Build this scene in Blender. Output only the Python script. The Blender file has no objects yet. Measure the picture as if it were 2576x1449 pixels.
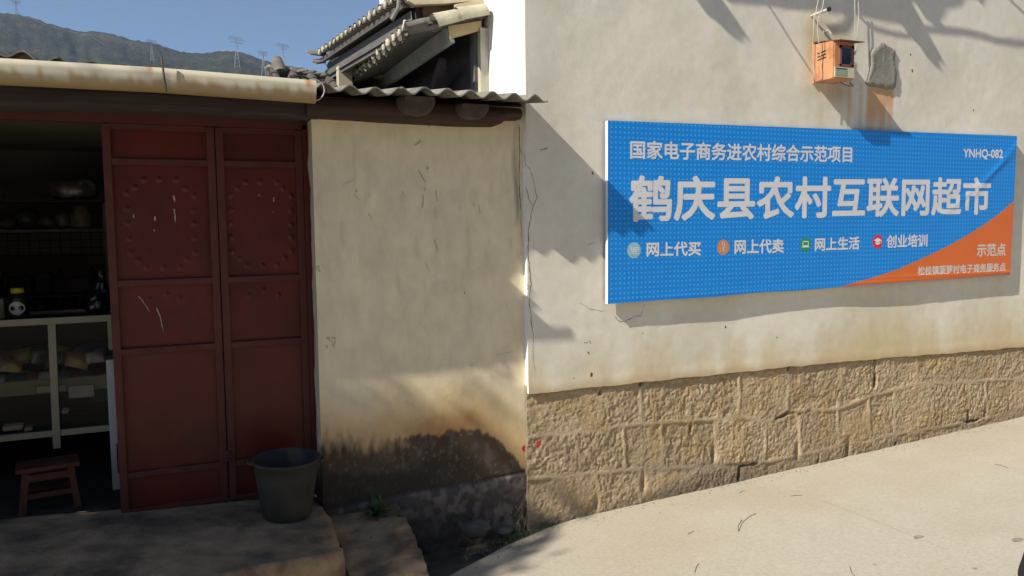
import bpy, bmesh, math, random
import numpy as np
from mathutils import Vector, Matrix
R = math.radians
SC = bpy.context.scene
COL = SC.collection
random.seed(7)

# ------------------------------------------------------------------ camera, sky, sun
F_PX, CX, CY = 2000.0, 1288.0, 724.5            # measured on a 2576 x 1449 view of the photo
EYE = np.array([0.0, -4.66, 1.5])
_V = np.array([1550 - CX, 25300 - CY, F_PX]); _V /= np.linalg.norm(_V)
def _hor(x): return CY + (-F_PX * _V[2] - (x - CX) * _V[0]) / _V[1]
_W = np.array([5900 - CX, _hor(5900) - CY, F_PX]); _W /= np.linalg.norm(_W)
_Y = np.cross(-_V, _W)
ROT = np.array([_W, _Y, -_V])                   # world = ROT @ (right, down, forward)
def ray(x, y): return ROT @ np.array([x - CX, y - CY, F_PX])
def at(x, y, Y=0.0):
    d = ray(x, y); return EYE + d * (Y - EYE[1]) / d[1]
def atz(x, y, Z):
    d = ray(x, y); return EYE + d * (Z - EYE[2]) / d[2]
cam = bpy.data.cameras.new('camera'); camo = bpy.data.objects.new('camera', cam); COL.objects.link(camo)
cam.sensor_width = 36; cam.lens = 36 * F_PX / 2576
m = Matrix([[ROT[i][0], -ROT[i][1], -ROT[i][2], EYE[i]] for i in range(3)] + [[0, 0, 0, 1]])
camo.matrix_world = m
cam.clip_start = 0.05; cam.clip_end = 6000
SC.camera = camo

SUN = Vector((-3.78, -1.0, 3.2)).normalized()   # towards the sun
sl = bpy.data.lights.new('sun', 'SUN'); sl.energy = 5.0; sl.angle = R(0.5); sl.color = (1, 0.93, 0.8)
so = bpy.data.objects.new('sun', sl); COL.objects.link(so)
so.rotation_euler = SUN.to_track_quat('Z', 'Y').to_euler()
w = bpy.data.worlds.new('World'); SC.world = w; w.use_nodes = True
nt = w.node_tree; bg = nt.nodes['Background']
sk = nt.nodes.new('ShaderNodeTexSky'); sk.sky_type = 'NISHITA'; sk.sun_disc = False
sk.sun_elevation = math.asin(SUN.z); sk.sun_rotation = math.atan2(SUN.x, SUN.y)
sk.air_density = 1.0; sk.dust_density = 0.15; sk.ozone_density = 2.5; sk.altitude = 2200
nt.links.new(sk.outputs[0], bg.inputs[0]); bg.inputs[1].default_value = 0.08
SC.view_settings.view_transform = 'Standard'; SC.view_settings.look = 'None'
SC.view_settings.exposure = 0.56; SC.view_settings.gamma = 1
SC.cycles.max_bounces = 8; SC.cycles.diffuse_bounces = 4; SC.cycles.glossy_bounces = 3
SC.cycles.transparent_max_bounces = 8; SC.cycles.volume_bounces = 0

# ------------------------------------------------------------------ noise
def _h(ix, iy, s):
    n = (ix.astype(np.int64) * 374761393 + iy.astype(np.int64) * 668265263 + s * 1442695041) & 0xffffffff
    n = ((n ^ (n >> 13)) * 1274126177) & 0xffffffff
    return ((n ^ (n >> 16)) & 0xffff) / 65535.0
def vn(x, y, s=0):
    x = np.asarray(x, float); y = np.asarray(y, float)
    ix = np.floor(x); iy = np.floor(y); fx = x - ix; fy = y - iy
    fx = fx * fx * fx * (fx * (fx * 6 - 15) + 10); fy = fy * fy * fy * (fy * (fy * 6 - 15) + 10)
    a = _h(ix, iy, s); b = _h(ix + 1, iy, s); c = _h(ix, iy + 1, s); d = _h(ix + 1, iy + 1, s)
    return (a + (b - a) * fx) * (1 - fy) + (c + (d - c) * fx) * fy
def fbm(x, y, s=0, o=4):
    r = 0; a = 0.5; t = 0
    for i in range(o):
        r = r + a * vn(np.asarray(x) * 2 ** i, np.asarray(y) * 2 ** i, s + i * 17); t += a; a *= 0.5
    return r / t
def ss(a, b, x):
    t = np.clip((np.asarray(x, float) - a) / (b - a), 0, 1); return t * t * (3 - 2 * t)

# ------------------------------------------------------------------ materials
MATS = {}
def mat(name, col, rough=0.85, var=0.12, vs=6.0, bump=0.0, bs=60.0, attr=False, metal=0.0, bdist=0.004, spec=0.35,
        stretch=None, flecks=None, second=None, emis=None):
    if name in MATS: return MATS[name]
    m = bpy.data.materials.new(name); m.use_nodes = True; MATS[name] = m
    t = m.node_tree; N = t.nodes; L = t.links; b = N['Principled BSDF']
    b.inputs['Roughness'].default_value = rough; b.inputs['Metallic'].default_value = metal
    b.inputs['Specular IOR Level'].default_value = spec
    tc = N.new('ShaderNodeTexCoord'); mp = N.new('ShaderNodeMapping'); L.new(tc.outputs['Object'], mp.inputs[0])
    if stretch: mp.inputs['Scale'].default_value = stretch
    nz = N.new('ShaderNodeTexNoise'); nz.inputs['Scale'].default_value = vs; nz.inputs['Detail'].default_value = 6
    nz.inputs['Roughness'].default_value = 0.6
    L.new(mp.outputs[0], nz.inputs['Vector'])
    mr = N.new('ShaderNodeMapRange'); mr.inputs[1].default_value = 0.3; mr.inputs[2].default_value = 0.7
    mr.inputs[3].default_value = 1 - var; mr.inputs[4].default_value = 1 + var; L.new(nz.outputs[0], mr.inputs[0])
    mx = N.new('ShaderNodeMix'); mx.data_type = 'RGBA'; mx.blend_type = 'MULTIPLY'; mx.inputs[0].default_value = 1
    if attr:
        a = N.new('ShaderNodeAttribute'); a.attribute_name = 'Col'; src = a.outputs['Color']
    else:
        r = N.new('ShaderNodeRGB'); r.outputs[0].default_value = (*col, 1); src = r.outputs[0]
    if second:
        n2 = N.new('ShaderNodeTexNoise'); n2.inputs['Scale'].default_value = second[1]; n2.inputs['Detail'].default_value = 7
        L.new(mp.outputs[0], n2.inputs['Vector'])
        m2 = N.new('ShaderNodeMapRange'); m2.inputs[1].default_value = second[2]; m2.inputs[2].default_value = second[3]
        L.new(n2.outputs[0], m2.inputs[0])
        x2 = N.new('ShaderNodeMix'); x2.data_type = 'RGBA'; L.new(m2.outputs[0], x2.inputs[0])
        L.new(src, x2.inputs[6]); x2.inputs[7].default_value = (*second[0], 1); src = x2.outputs[2]
    L.new(src, mx.inputs[6]); L.new(mr.outputs[0], mx.inputs[7]); out = mx.outputs[2]
    if flecks:                                   # (colour, scale, radius, density)
        v = N.new('ShaderNodeTexVoronoi'); v.inputs['Scale'].default_value = flecks[1]
        L.new(mp.outputs[0], v.inputs['Vector'])
        nd = N.new('ShaderNodeTexNoise'); nd.inputs['Scale'].default_value = flecks[1] * 3; L.new(mp.outputs[0], nd.inputs['Vector'])
        ad = N.new('ShaderNodeMath'); ad.operation = 'MULTIPLY_ADD'; L.new(nd.outputs[0], ad.inputs[0]); ad.inputs[1].default_value = 0.12
        L.new(v.outputs['Distance'], ad.inputs[2])
        sp = N.new('ShaderNodeSeparateColor'); L.new(v.outputs['Color'], sp.inputs[0])
        lt = N.new('ShaderNodeMath'); lt.operation = 'LESS_THAN'; L.new(sp.outputs[0], lt.inputs[0]); lt.inputs[1].default_value = flecks[3]
        l2 = N.new('ShaderNodeMath'); l2.operation = 'LESS_THAN'; L.new(ad.outputs[0], l2.inputs[0]); l2.inputs[1].default_value = flecks[2]
        mu = N.new('ShaderNodeMath'); mu.operation = 'MULTIPLY'; L.new(lt.outputs[0], mu.inputs[0]); L.new(l2.outputs[0], mu.inputs[1])
        xf = N.new('ShaderNodeMix'); xf.data_type = 'RGBA'; L.new(mu.outputs[0], xf.inputs[0]); L.new(out, xf.inputs[6])
        xf.inputs[7].default_value = (*flecks[0], 1); out = xf.outputs[2]
    L.new(out, b.inputs['Base Color'])
    if emis: b.inputs['Emission Color'].default_value = (*emis[0], 1); b.inputs['Emission Strength'].default_value = emis[1]
    if bump:
        bn = N.new('ShaderNodeTexNoise'); bn.inputs['Scale'].default_value = bs; bn.inputs['Detail'].default_value = 8
        bn.inputs['Roughness'].default_value = 0.65
        L.new(mp.outputs[0], bn.inputs['Vector'])
        bu = N.new('ShaderNodeBump'); bu.inputs['Strength'].default_value = bump; bu.inputs['Distance'].default_value = bdist
        L.new(bn.outputs[0], bu.inputs['Height']); L.new(bu.outputs[0], b.inputs['Normal'])
    return m

# ------------------------------------------------------------------ mesh builder
class MB:
    def __init__(s): s.v = []; s.f = []; s.sm = []
    def add(s, vs, fs, smooth=False):
        o = len(s.v); s.v += [tuple(map(float, p)) for p in vs]; s.f += [tuple(i + o for i in f) for f in fs]; s.sm += [smooth] * len(fs)
        return s
    def box(s, a, b, M=None, bev=0.0):
        x0, y0, z0 = a; x1, y1, z1 = b
        if bev:
            bm = bmesh.new(); bmesh.ops.create_cube(bm, size=1)
            for v in bm.verts: v.co = Vector(((x0 + x1) / 2 + v.co.x * (x1 - x0), (y0 + y1) / 2 + v.co.y * (y1 - y0), (z0 + z1) / 2 + v.co.z * (z1 - z0)))
            bmesh.ops.bevel(bm, geom=bm.edges[:], offset=bev, segments=2, affect='EDGES', profile=0.5)
            vs = [v.co.copy() for v in bm.verts]; bm.verts.index_update(); fs = [[v.index for v in f.verts] for f in bm.faces]; bm.free()
        else:
            vs = [Vector(p) for p in ((x0, y0, z0), (x1, y0, z0), (x1, y1, z0), (x0, y1, z0), (x0, y0, z1), (x1, y0, z1), (x1, y1, z1), (x0, y1, z1))]
            fs = [(0, 3, 2, 1), (4, 5, 6, 7), (0, 1, 5, 4), (1, 2, 6, 5), (2, 3, 7, 6), (3, 0, 4, 7)]
        if M is not None: vs = [M @ v for v in vs]
        return s.add(vs, fs)
    def bar(s, p, q, w, h, up=(0, 0, 1)):
        p = Vector(p); q = Vector(q); d = (q - p).normalized(); u = Vector(up); r = d.cross(u)
        if r.length < 1e-4: r = d.cross(Vector((1, 0, 0)))
        r.normalize(); u = r.cross(d)
        vs = []
        for c in (p, q):
            for a, b in ((-1, -1), (1, -1), (1, 1), (-1, 1)): vs.append(c + r * a * w / 2 + u * b * h / 2)
        return s.add(vs, [(0, 1, 2, 3), (7, 6, 5, 4), (0, 4, 5, 1), (1, 5, 6, 2), (2, 6, 7, 3), (3, 7, 4, 0)])
    def tube(s, pts, r, n=8, cap=True, smooth=True):
        pts = [Vector(p) for p in pts]; k = len(pts); rs = r if hasattr(r, '__len__') else [r] * k
        prev = None; vs = []
        for i, p in enumerate(pts):
            d = (pts[min(i + 1, k - 1)] - pts[max(i - 1, 0)]).normalized()
            if prev is None:
                a = Vector((0, 0, 1)) if abs(d.z) < 0.9 else Vector((1, 0, 0)); u = d.cross(a).normalized()
            else: u = (prev - d * prev.dot(d)).normalized()
            prev = u; v = d.cross(u)
            for j in range(n):
                t = 2 * math.pi * j / n; vs.append(p + (u * math.cos(t) + v * math.sin(t)) * rs[i])
        fs = [(i * n + j, i * n + (j + 1) % n, (i + 1) * n + (j + 1) % n, (i + 1) * n + j) for i in range(k - 1) for j in range(n)]
        s.add(vs, fs, smooth)
        if cap: s.add(vs[:n], [tuple(range(n))[::-1]]); s.add(vs[-n:], [tuple(range(n))])
        return s
    def lathe(s, prof, c, n=32, smooth=True, axis=2):
        vs = []
        for r, z in prof:
            for j in range(n):
                t = 2 * math.pi * j / n; p = [c[0] + r * math.cos(t), c[1] + r * math.sin(t), c[2] + z] if axis == 2 else [c[0] + r * math.cos(t), c[1] + z, c[2] + r * math.sin(t)]
                vs.append(p)
        fs = [(i * n + j, i * n + (j + 1) % n, (i + 1) * n + (j + 1) % n, (i + 1) * n + j) for i in range(len(prof) - 1) for j in range(n)]
        return s.add(vs, fs, smooth)
    def prism(s, pts, y0, y1):                   # outline in (x, z), thickness along y
        n = len(pts); vs = [(p[0], y0, p[1]) for p in pts] + [(p[0], y1, p[1]) for p in pts]
        return s.add(vs, [tuple(range(n)), tuple(range(2 * n - 1, n - 1, -1))] + [(i + n, (i + 1) % n + n, (i + 1) % n, i) for i in range(n)])
    def prismz(s, pts, z0, z1):
        n = len(pts); vs = [(p[0], p[1], z0) for p in pts] + [(p[0], p[1], z1) for p in pts]
        return s.add(vs, [tuple(range(n)), tuple(range(2 * n - 1, n - 1, -1))] + [(i, (i + 1) % n, (i + 1) % n + n, i + n) for i in range(n)])
    def lump(s, c, r, sd=0, n=8, squash=(1, 1, 1)):
        rn = random.Random(sd); vs = [];
        for i in range(n + 1):
            for j in range(n):
                a = math.pi * i / n; b = 2 * math.pi * j / n; k = r * (0.8 + 0.4 * rn.random()) if 0 < i < n else r
                vs.append((c[0] + k * math.sin(a) * math.cos(b) * squash[0], c[1] + k * math.sin(a) * math.sin(b) * squash[1], c[2] + k * math.cos(a) * squash[2]))
        fs = [(i * n + j, i * n + (j + 1) % n, (i + 1) * n + (j + 1) % n, (i + 1) * n + j) for i in range(n) for j in range(n)]
        return s.add(vs, fs, True)
    def grid(s, P, smooth=True):                 # P: (a, b, 3) array
        a, b = P.shape[:2]; o = len(s.v)
        s.v += [tuple(p) for p in P.reshape(-1, 3).tolist()]
        s.f += [(o + i * b + j, o + i * b + j + 1, o + (i + 1) * b + j + 1, o + (i + 1) * b + j) for i in range(a - 1) for j in range(b - 1)]
        s.sm += [smooth] * ((a - 1) * (b - 1)); return s
    def build(s, name, m, parent=None, col=None, label=None):
        me = bpy.data.meshes.new(name); me.from_pydata(s.v, [], s.f)
        me.polygons.foreach_set('use_smooth', s.sm); me.materials.append(m)
        if col is not None:
            at_ = me.color_attributes.new('Col', 'FLOAT_COLOR', 'POINT'); c = np.ones((len(s.v), 4), np.float32); c[:, :3] = col
            at_.data.foreach_set('color', c.ravel())
        me.update()
        o = bpy.data.objects.new(name, me); COL.objects.link(o)
        if parent is not None: o.parent = parent
        if label: o['label'] = label
        return o
def thing(name, label, cat, group=None, loc=(0, 0, 0)):
    o = bpy.data.objects.new(name, None); COL.objects.link(o); o.location = loc; o.empty_display_size = 0.1
    o['label'] = label; o['category'] = cat
    if group: o['group'] = group
    return o
def tag(o, label, cat, group=None):
    o['label'] = label; o['category'] = cat
    if group: o['group'] = group
    return o
def struct(o, kind='structure'): o['kind'] = kind; return o
def rel(parent, o):                              # keep world coordinates when the thing's empty is moved to its base
    o.matrix_parent_inverse = Matrix.Translation(-parent.location); return o
def ribbon(pts, wd, y, taper=True):
    b = MB(); n = len(pts); L = []; Rr = []
    for i, p in enumerate(pts):
        q0 = pts[max(i - 1, 0)]; q1 = pts[min(i + 1, n - 1)]; dx, dz = q1[0] - q0[0], q1[1] - q0[1]; l = math.hypot(dx, dz) or 1
        yq = y if not callable(y) else float(y(np.array(p[0]), np.array(p[1]))) - 0.0013
        k = wd * (0.5 + random.random()) * (min(1, 3 * (n - 1 - i) / n + 0.25) if taper else 1) / 2
        L.append((p[0] - dz / l * k, yq, p[1] + dx / l * k)); Rr.append((p[0] + dz / l * k, yq, p[1] - dx / l * k))
    b.add(L + Rr, [(i, i + n, i + n + 1, i + 1) for i in range(n - 1)]); return b
def jag(pts, n=6, a=0.01):
    out = []
    for (x0, z0), (x1, z1) in zip(pts[:-1], pts[1:]):
        for k in range(n): t = k / n; out.append((x0 + (x1 - x0) * t + random.uniform(-a, a), z0 + (z1 - z0) * t + random.uniform(-a, a)))
    out.append(pts[-1]); return out
def P2(pts, Y=0.0): return [(float(at(x, y, Y)[0]), float(at(x, y, Y)[2])) for x, y in pts]
def lin(x, xs, ys): return np.interp(x, xs, ys)

# ------------------------------------------------------------------ materials used
M_plaster = mat('plaster', (1, 1, 1), 0.9, 0.05, 14, 0.5, 95, attr=True, bdist=0.0022, flecks=((0.12, 0.1, 0.08), 2.1, 0.045, 0.5), spec=0.2)
M_plaster2 = mat('old_plaster', (1, 1, 1), 0.92, 0.10, 9, 0.5, 70, attr=True, bdist=0.003, flecks=((0.3, 0.26, 0.17), 6, 0.09, 0.35), spec=0.2, stretch=(1, 1, 0.55))
M_stone = mat('plinth_stone', (1, 1, 1), 0.95, 0.16, 30, 1.0, 75, attr=True, bdist=0.010, spec=0.2)
M_conc = mat('road_concrete', (0.45, 0.412, 0.33), 0.9, 0.10, 45, 0.7, 90, bdist=0.004, second=((0.42, 0.375, 0.285), 1.7, 0.42, 0.72), flecks=((0.24, 0.21, 0.16), 30, 0.16, 0.16), spec=0.25)
M_slab = mat('slab_stone', (0.36, 0.255, 0.155), 0.95, 0.28, 9, 1.0, 28, bdist=0.016, second=((0.15, 0.115, 0.08), 3.5, 0.42, 0.62), flecks=((0.05, 0.04, 0.03), 9, .12, .3), spec=0.2)
M_dirt = mat('damp_earth', (0.10, 0.09, 0.07), 1, 0.3, 10, 0.8, 50, bdist=0.01, spec=0.1)
M_drywood = mat('dark_wood', (0.045, 0.036, 0.034), 0.8, 0.35, 12, 0.5, 30, stretch=(0.25, 3, 3), bdist=0.004)
M_brownwood = mat('brown_wood', (0.05, 0.03, 0.023), 0.75, 0.35, 12, 0.5, 30, stretch=(0.25, 3, 3), bdist=0.004)
M_log = mat('log_end_wood', (0.085, 0.065, 0.055), 0.9, 0.3, 15, 0.6, 50, bdist=0.005)
M_red = mat('red_door_paint', (0.098, 0.007, 0.004), 0.45, 0.22, 3, 0.35, 22, second=((0.058, 0.006, 0.004), 2.5, 0.45, 0.7), spec=0.4)
M_redframe = mat('red_frame_paint', (0.085, 0.017, 0.012), 0.6, 0.2, 7, 0.2, 60, spec=0.4)
M_fc = mat('fibre_cement', (0.215, 0.205, 0.17), 0.95, 0.2, 9, 0.5, 80, bdist=0.003, second=((0.12, 0.115, 0.095), 5, 0.45, 0.7))
M_pvc = mat('aged_plastic', (1, 1, 1), 0.55, 0.05, 5, 0.1, 30, attr=True, spec=0.4)
M_tile = mat('clay_tile', (0.15, 0.14, 0.12), 0.95, 0.3, 14, 0.6, 60, bdist=0.005)
M_tiledark = mat('old_roof_tile', (0.09, 0.08, 0.075), 0.95, 0.3, 14, 0.6, 60, bdist=0.005)
M_mortar = mat('lime_mortar', (0.5, 0.45, 0.34), 0.95, 0.2, 20, 0.8, 60, bdist=0.006)
M_paleboard = mat('pale_green_board', (0.36, 0.41, 0.41), 0.8, 0.12, 6, 0.2, 40, second=((0.25, 0.30, 0.30), 7, 0.5, 0.75))
M_rawboard = mat('raw_board', (0.52, 0.40, 0.23), 0.85, 0.15, 6, 0.3, 40, stretch=(0.4, 2, 2))
M_black = mat('near_black', (0.008, 0.008, 0.010), 0.6, 0.2, 6)
M_room = mat('room_wall', (0.26, 0.24, 0.16), 0.95, 0.12, 3)
M_cable = mat('grey_cable', (0.42, 0.41, 0.38), 0.6, 0.1, 20)
M_darkcable = mat('dark_cable', (0.03, 0.03, 0.03), 0.5, 0.1, 20)

# ------------------------------------------------------------------ ground and road
def zroad(x, y): return -0.53 + 0.046 * (np.clip(x, -6, 14) - 2.18) - np.clip(y, -12, 0) * 0.09
def road_z(x, y): return zroad(x, y) + 0.012 * (fbm(np.asarray(x) * 0.8, np.asarray(y) * 0.8, 5) - 0.5) + 0.004 * (fbm(np.asarray(x) * 5, np.asarray(y) * 5, 6) - 0.5)
b = MB(); g = 1500.0
b.add([(-g, -g, -1.5), (g, -g, -1.5), (g, g, -1.5), (-g, g, -1.5)], [(0, 1, 2, 3)])
struct(b.build('ground', mat('far_ground', (0.30, 0.24, 0.14), 1, 0.2, 0.05)))
xs = np.concatenate([np.linspace(-14, -2, 25)[:-1], np.linspace(-2, 8, 130), np.linspace(8, 16, 17)[1:]])
ts = np.concatenate([np.linspace(0, 1, 60) ** 1.6])
X, T = np.meshgrid(xs, ts)
edge = np.interp(X, [-14, 0.6, 1.15, 1.4, 1.9, 2.3, 2.6, 16], [-0.9, -0.7, -0.58, -0.45, -0.17, -0.02, 0.03, 0.03]) + 0.012 * (fbm(X * 6, X * 0, 3) - 0.5)
Y = edge + (-16 - edge) * T
Z = zroad(X, Y) + 0.012 * (fbm(X * 0.8, Y * 0.8, 5) - 0.5) + 0.004 * (fbm(X * 5, Y * 5, 6) - 0.5)
b = MB(); b.grid(np.stack([X, Y, Z], -1)[::-1]); b.grid(np.stack([np.stack([X[0], Y[0], Z[0]], -1), np.stack([X[0], Y[0] + 0.01, Z[0] - 0.12], -1)], 0), False)
struct(b.build('road', M_conc))
xs = np.linspace(-2.5, 3.0, 140); ys = np.linspace(-1.4, 0.2, 46); X, Y = np.meshgrid(xs, ys)
Z = zroad(X, Y) - 0.03 + 0.05 * (fbm(X * 5, Y * 5, 9) - 0.5) + ss(0, 0.5, 0.2 + Y) * 0.03
Z = Z - 0.25 * ss(0.0, 0.25, np.interp(X, [-14, 0.6, 1.15, 1.4, 1.9, 2.3, 2.6, 16], [-0.9, -0.7, -0.58, -0.45, -0.17, -0.02, 0.03, 0.03]) - Y - 0.03)
b = MB(); b.grid(np.stack([X, Y, Z], -1)); struct(b.build('earth', M_dirt))

# ------------------------------------------------------------------ hills
ridge = [(-500, 10), (-300, 20), (-150, 5), (-60, 20), (0, 33), (60, 38), (100, 52), (160, 70), (200, 80), (240, 78), (270, 82), (320, 98), (380, 108), (430, 122), (470, 133), (500, 135), (560, 128), (600, 130), (640, 142), (680, 158), (740, 168), (770, 172), (810, 190), (860, 215), (1000, 260), (1300, 330), (1900, 400), (2576, 430), (3400, 470)]
RH = 950.0
def hill_point(px, py, dist):
    d = ray(px, py); d = d / math.hypot(d[0], d[1]); return EYE + d * dist
pxs = np.linspace(-500, 3400, 520); ridge_y = np.interp(pxs, [p[0] for p in ridge], [p[1] for p in ridge])
k = np.exp(-np.linspace(-2, 2, 9) ** 2); ridge_y = np.convolve(np.pad(ridge_y, 4, 'edge'), k / k.sum(), 'valid')
rows = []
for t in np.linspace(0, 1, 90):
    dist = 380 + (RH - 380) * t
    row = []
    for i, px in enumerate(pxs):
        top = hill_point(px, ridge_y[i], RH); h = top[2]
        p = EYE + (top - EYE) * np.array([dist / RH, dist / RH, 0]); az = px * 0.012
        n = fbm(az * 1.3, t * 2.2, 31, 4) - 0.5
        z = -1.5 + (h + 1.5) * (t ** 0.9) * (1 + 0.13 * n * (1 - t) * 4 * t) + (fbm(az * 22, t * 70, 40, 3) - 0.5) * 2.6 * (0.3 + t) * (1 if t < 0.999 else .9)
        row.append((p[0], p[1], z))
    rows.append(row)
rows.append([(p[0] * 1.12, p[1] * 1.12, p[2] - 60) for p in rows[-1]])
b = MB(); b.grid(np.array(rows), True)
Mh = mat('hill_forest', (0.052, 0.054, 0.033), 1, 0.35, 0.02, 1.0, 0.12, bdist=6, second=((0.075, 0.068, 0.045), 0.02, 0.5, 0.75), spec=0.0)
struct(b.build('hills', Mh))
pylon_pts = [(42, 2, 46, 950), (364, 143, 178, 800), (63, 132, 155, 760), (383, 102, 153, 800), (597, 95, 173, 800), (663, 131, 180, 800), (713, 112, 178, 800)]
pylon_lab = ['steel pylon on the highest ridge at the top left corner of the photo', 'faint pylon standing just below the saddle of the ridge', 'small pale pylon low on the hillside at far left above the gutter',
             'tall pylon on the hillside above the upright rod of the gutter', 'tallest dark pylon with wide crossarms standing against blue sky', 'small pale pylon between the two tall skyline pylons', 'dark wide armed pylon nearest the tiled roofs on the skyline']
M_steel = mat('galvanised_steel', (0.30, 0.31, 0.32), 0.6, 0.1, 5)
pylon_top = []
for (px, y0, y1, D), lab in zip([(42, 2, 46, 950), (229, 143, 176, 800)] + pylon_pts[2:], pylon_lab):
    base = hill_point(px, y1, D); top = hill_point(px, y0, D); H = top[2] - base[2]; r = 0.13
    t = thing('electricity_pylon', lab, 'pylon', 'electricity pylons on the hillside', tuple(base))
    b = MB(); wd = H * 0.11
    for sx in (-1, 1):
        for sy in (-1, 1): b.tube([(sx * wd, sy * wd, -6), (sx * wd * 0.28, sy * wd * 0.28, H * 0.55), (sx * wd * 0.2, sy * wd * 0.2, H)], r, 4)
    zz = np.linspace(0, H, 9)
    for i in range(8):
        w0 = wd * (1 - 0.72 * min(1, zz[i] / H / 0.55)) if zz[i] < H * .55 else wd * .25; w1 = wd * (1 - 0.72 * min(1, zz[i + 1] / H / 0.55)) if zz[i + 1] < H * .55 else wd * .22
        for sy in (-1, 1):
            b.tube([(-w0, sy * w0, zz[i]), (w1, sy * w1, zz[i + 1])], r * 0.6, 4); b.tube([(w0, sy * w0, zz[i]), (-w1, sy * w1, zz[i + 1])], r * 0.6, 4)
    b.build('lattice_mast', M_steel, t)
    b = MB()
    for zf, wf in ((1.0, 0.30), (0.93, 0.36), (0.84, 0.26)):
        b.tube([(-H * wf * .8, -H * wf * .4, H * zf), (H * wf * .8, H * wf * .4, H * zf)], r * 1.3, 4)
        b.tube([(-H * wf * .8, -H * wf * .4, H * zf), (0, 0, H * zf + 1.5), (H * wf * .8, H * wf * .4, H * zf)], r * 0.7, 4)
    b.build('crossarm', M_steel, t); pylon_top.append(top)
def sag_line(a, c, sag, n=16): return [a + (c - a) * (i / n) - np.array([0, 0, sag * 4 * (i / n) * (1 - i / n)]) for i in range(n + 1)]
wires = [([(12, 0), (60, 38), (110, 62), (170, 78), (229, 90), (270, 118)], 'power line crossing the left hillside down to the faint pylon'),
         ([(597, 104), (650, 116), (713, 122), (770, 158), (840, 195)], 'power line running from the tall skyline pylons down behind the roofs')]
for pts, lab in wires:
    P = [hill_point(x, y, 790) for x, y in pts]; b = MB(); b.tube([p for p in P], 0.10, 4)
    tag(b.build('power_line', mat('line_wire', (0.5, 0.5, 0.5), 0.5, 0.05, 5)), lab, 'power line')

# ------------------------------------------------------------------ right building
RB = thing('plastered_building', 'tall whitewashed building on a rough stone base behind the blue sign', 'building', None, (2.135, 0, -0.5))
def rb(o): return rel(RB, o)
XC = 2.135
px_pl = [(1338, 990), (1500, 973), (1650, 958), (1800, 942), (1990, 922), (2100, 912), (2250, 898), (2400, 888), (2576, 872)]
plx = [at(*p)[0] for p in px_pl] + [8.2]; plz = [at(*p)[2] for p in px_pl] + [at(*px_pl[-1])[2] - 0.02]
def plinth_top(x): return np.interp(x, plx, plz)
xs = np.concatenate([[XC], np.linspace(XC + 0.006, 7.4, 420), [8.2, 9.5]]); vsn = np.concatenate([np.linspace(0, 0.84, 220), np.linspace(0.85, 1, 24)[1:]])
X, T = np.meshgrid(xs, vsn)
zb = plinth_top(X) + 0.014 * (fbm(X * 9, X * 0, 12) - 0.5)
Z = zb + (4.9 - zb) * np.where(T < 0.84, T * 0.62 / 0.84, 0.62 + (T - 0.84) / 0.16 * 0.38)
def wall_r(X, Z):
    h = 0.020 * (fbm(X * 1.1, Z * 1.1, 21, 3) - 0.5) + 0.0032 * (fbm(X * 4, Z * 5, 22, 3) - 0.5) + 0.0012 * (fbm(X * 16, Z * 14, 23, 2) - 0.5)
    return h * ss(XC, XC + 0.25, X)
hgt = wall_r(X, Z) - 0.006 * ss(0.10, 0.0, Z - zb)
Yp = hgt
base = np.array([0.75, 0.71, 0.615]); C = np.ones(X.shape + (3,)) * base
def blend(C, mask, col): return C + (np.array(col) - C) * np.clip(mask, 0, 1)[..., None]
d = Z - zb; n1 = fbm(X * 2.2, Z * 3, 51); n2 = fbm(X * 6, Z * 2, 52); n3 = fbm(X * 22, Z * 3, 53, 3)
C = blend(C, 0.35 * ss(0.4, 0.75, n1), (0.60, 0.56, 0.44))
C = blend(C, 0.55 * ss(0.34, 0.0, d + (n2 - 0.5) * 0.35 - 0.04 * ss(4, 6, X)), (0.58, 0.46, 0.25))
C = blend(C, 0.55 * ss(0.10, 0.0, d + (n2 - 0.5) * 0.1), (0.42, 0.29, 0.14))
C = blend(C, 0.55 * np.exp(-((X - 5.35) / 0.45) ** 2) * ss(0.95, 0.1, d + (n2 - 0.5) * 0.5), (0.55, 0.44, 0.22))
C = blend(C, 0.35 * np.exp(-((X - 6.75) / 0.35) ** 2) * ss(0.7, 0.1, d + (n2 - 0.5) * 0.5), (0.52, 0.38, 0.18))
bx0, bz0 = at(2050, 205)[0], at(2050, 205)[2]                    # meter box foot on the wall
C = blend(C, 0.75 * np.exp(-((X - bx0 + 0.04) / 0.07) ** 2 - ((Z - bz0 - 0.25) / 0.25) ** 2), (0.58, 0.47, 0.20))
C = blend(C, 0.6 * np.exp(-((X - bx0 - 0.12) / 0.22) ** 2 - ((Z - bz0 - 0.36) / 0.14) ** 2), (0.60, 0.52, 0.26))
fall = ss(bz0 - 0.75, bz0 - 0.05, Z) * ss(bz0 + 0.06, bz0 - 0.02, Z)
for ox, wd, st, cc in ((0.05, 0.045, 0.55, (0.55, 0.45, 0.25)), (0.235, 0.13, 0.75, (0.48, 0.27, 0.15)), (0.34, 0.022, 0.8, (0.50, 0.34, 0.12)), (0.47, 0.02, 0.4, (0.4, 0.3, 0.2))):
    C = blend(C, st * np.exp(-(np.abs(X - bx0 - ox + 0.02 * (n3 - .5)) / wd) ** 4 * 1.0) * fall * (0.6 + 0.8 * (n3 - 0.3)) * (1 if wd < .1 else ss(bz0 - 0.25, bz0 - 0.08, Z)), cc)
ox0, oz1 = at(2180, 219)[0], at(2180, 215)[2]; ox1 = at(2247, 219)[0]; oz0 = at(2210, 330)[2]
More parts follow.
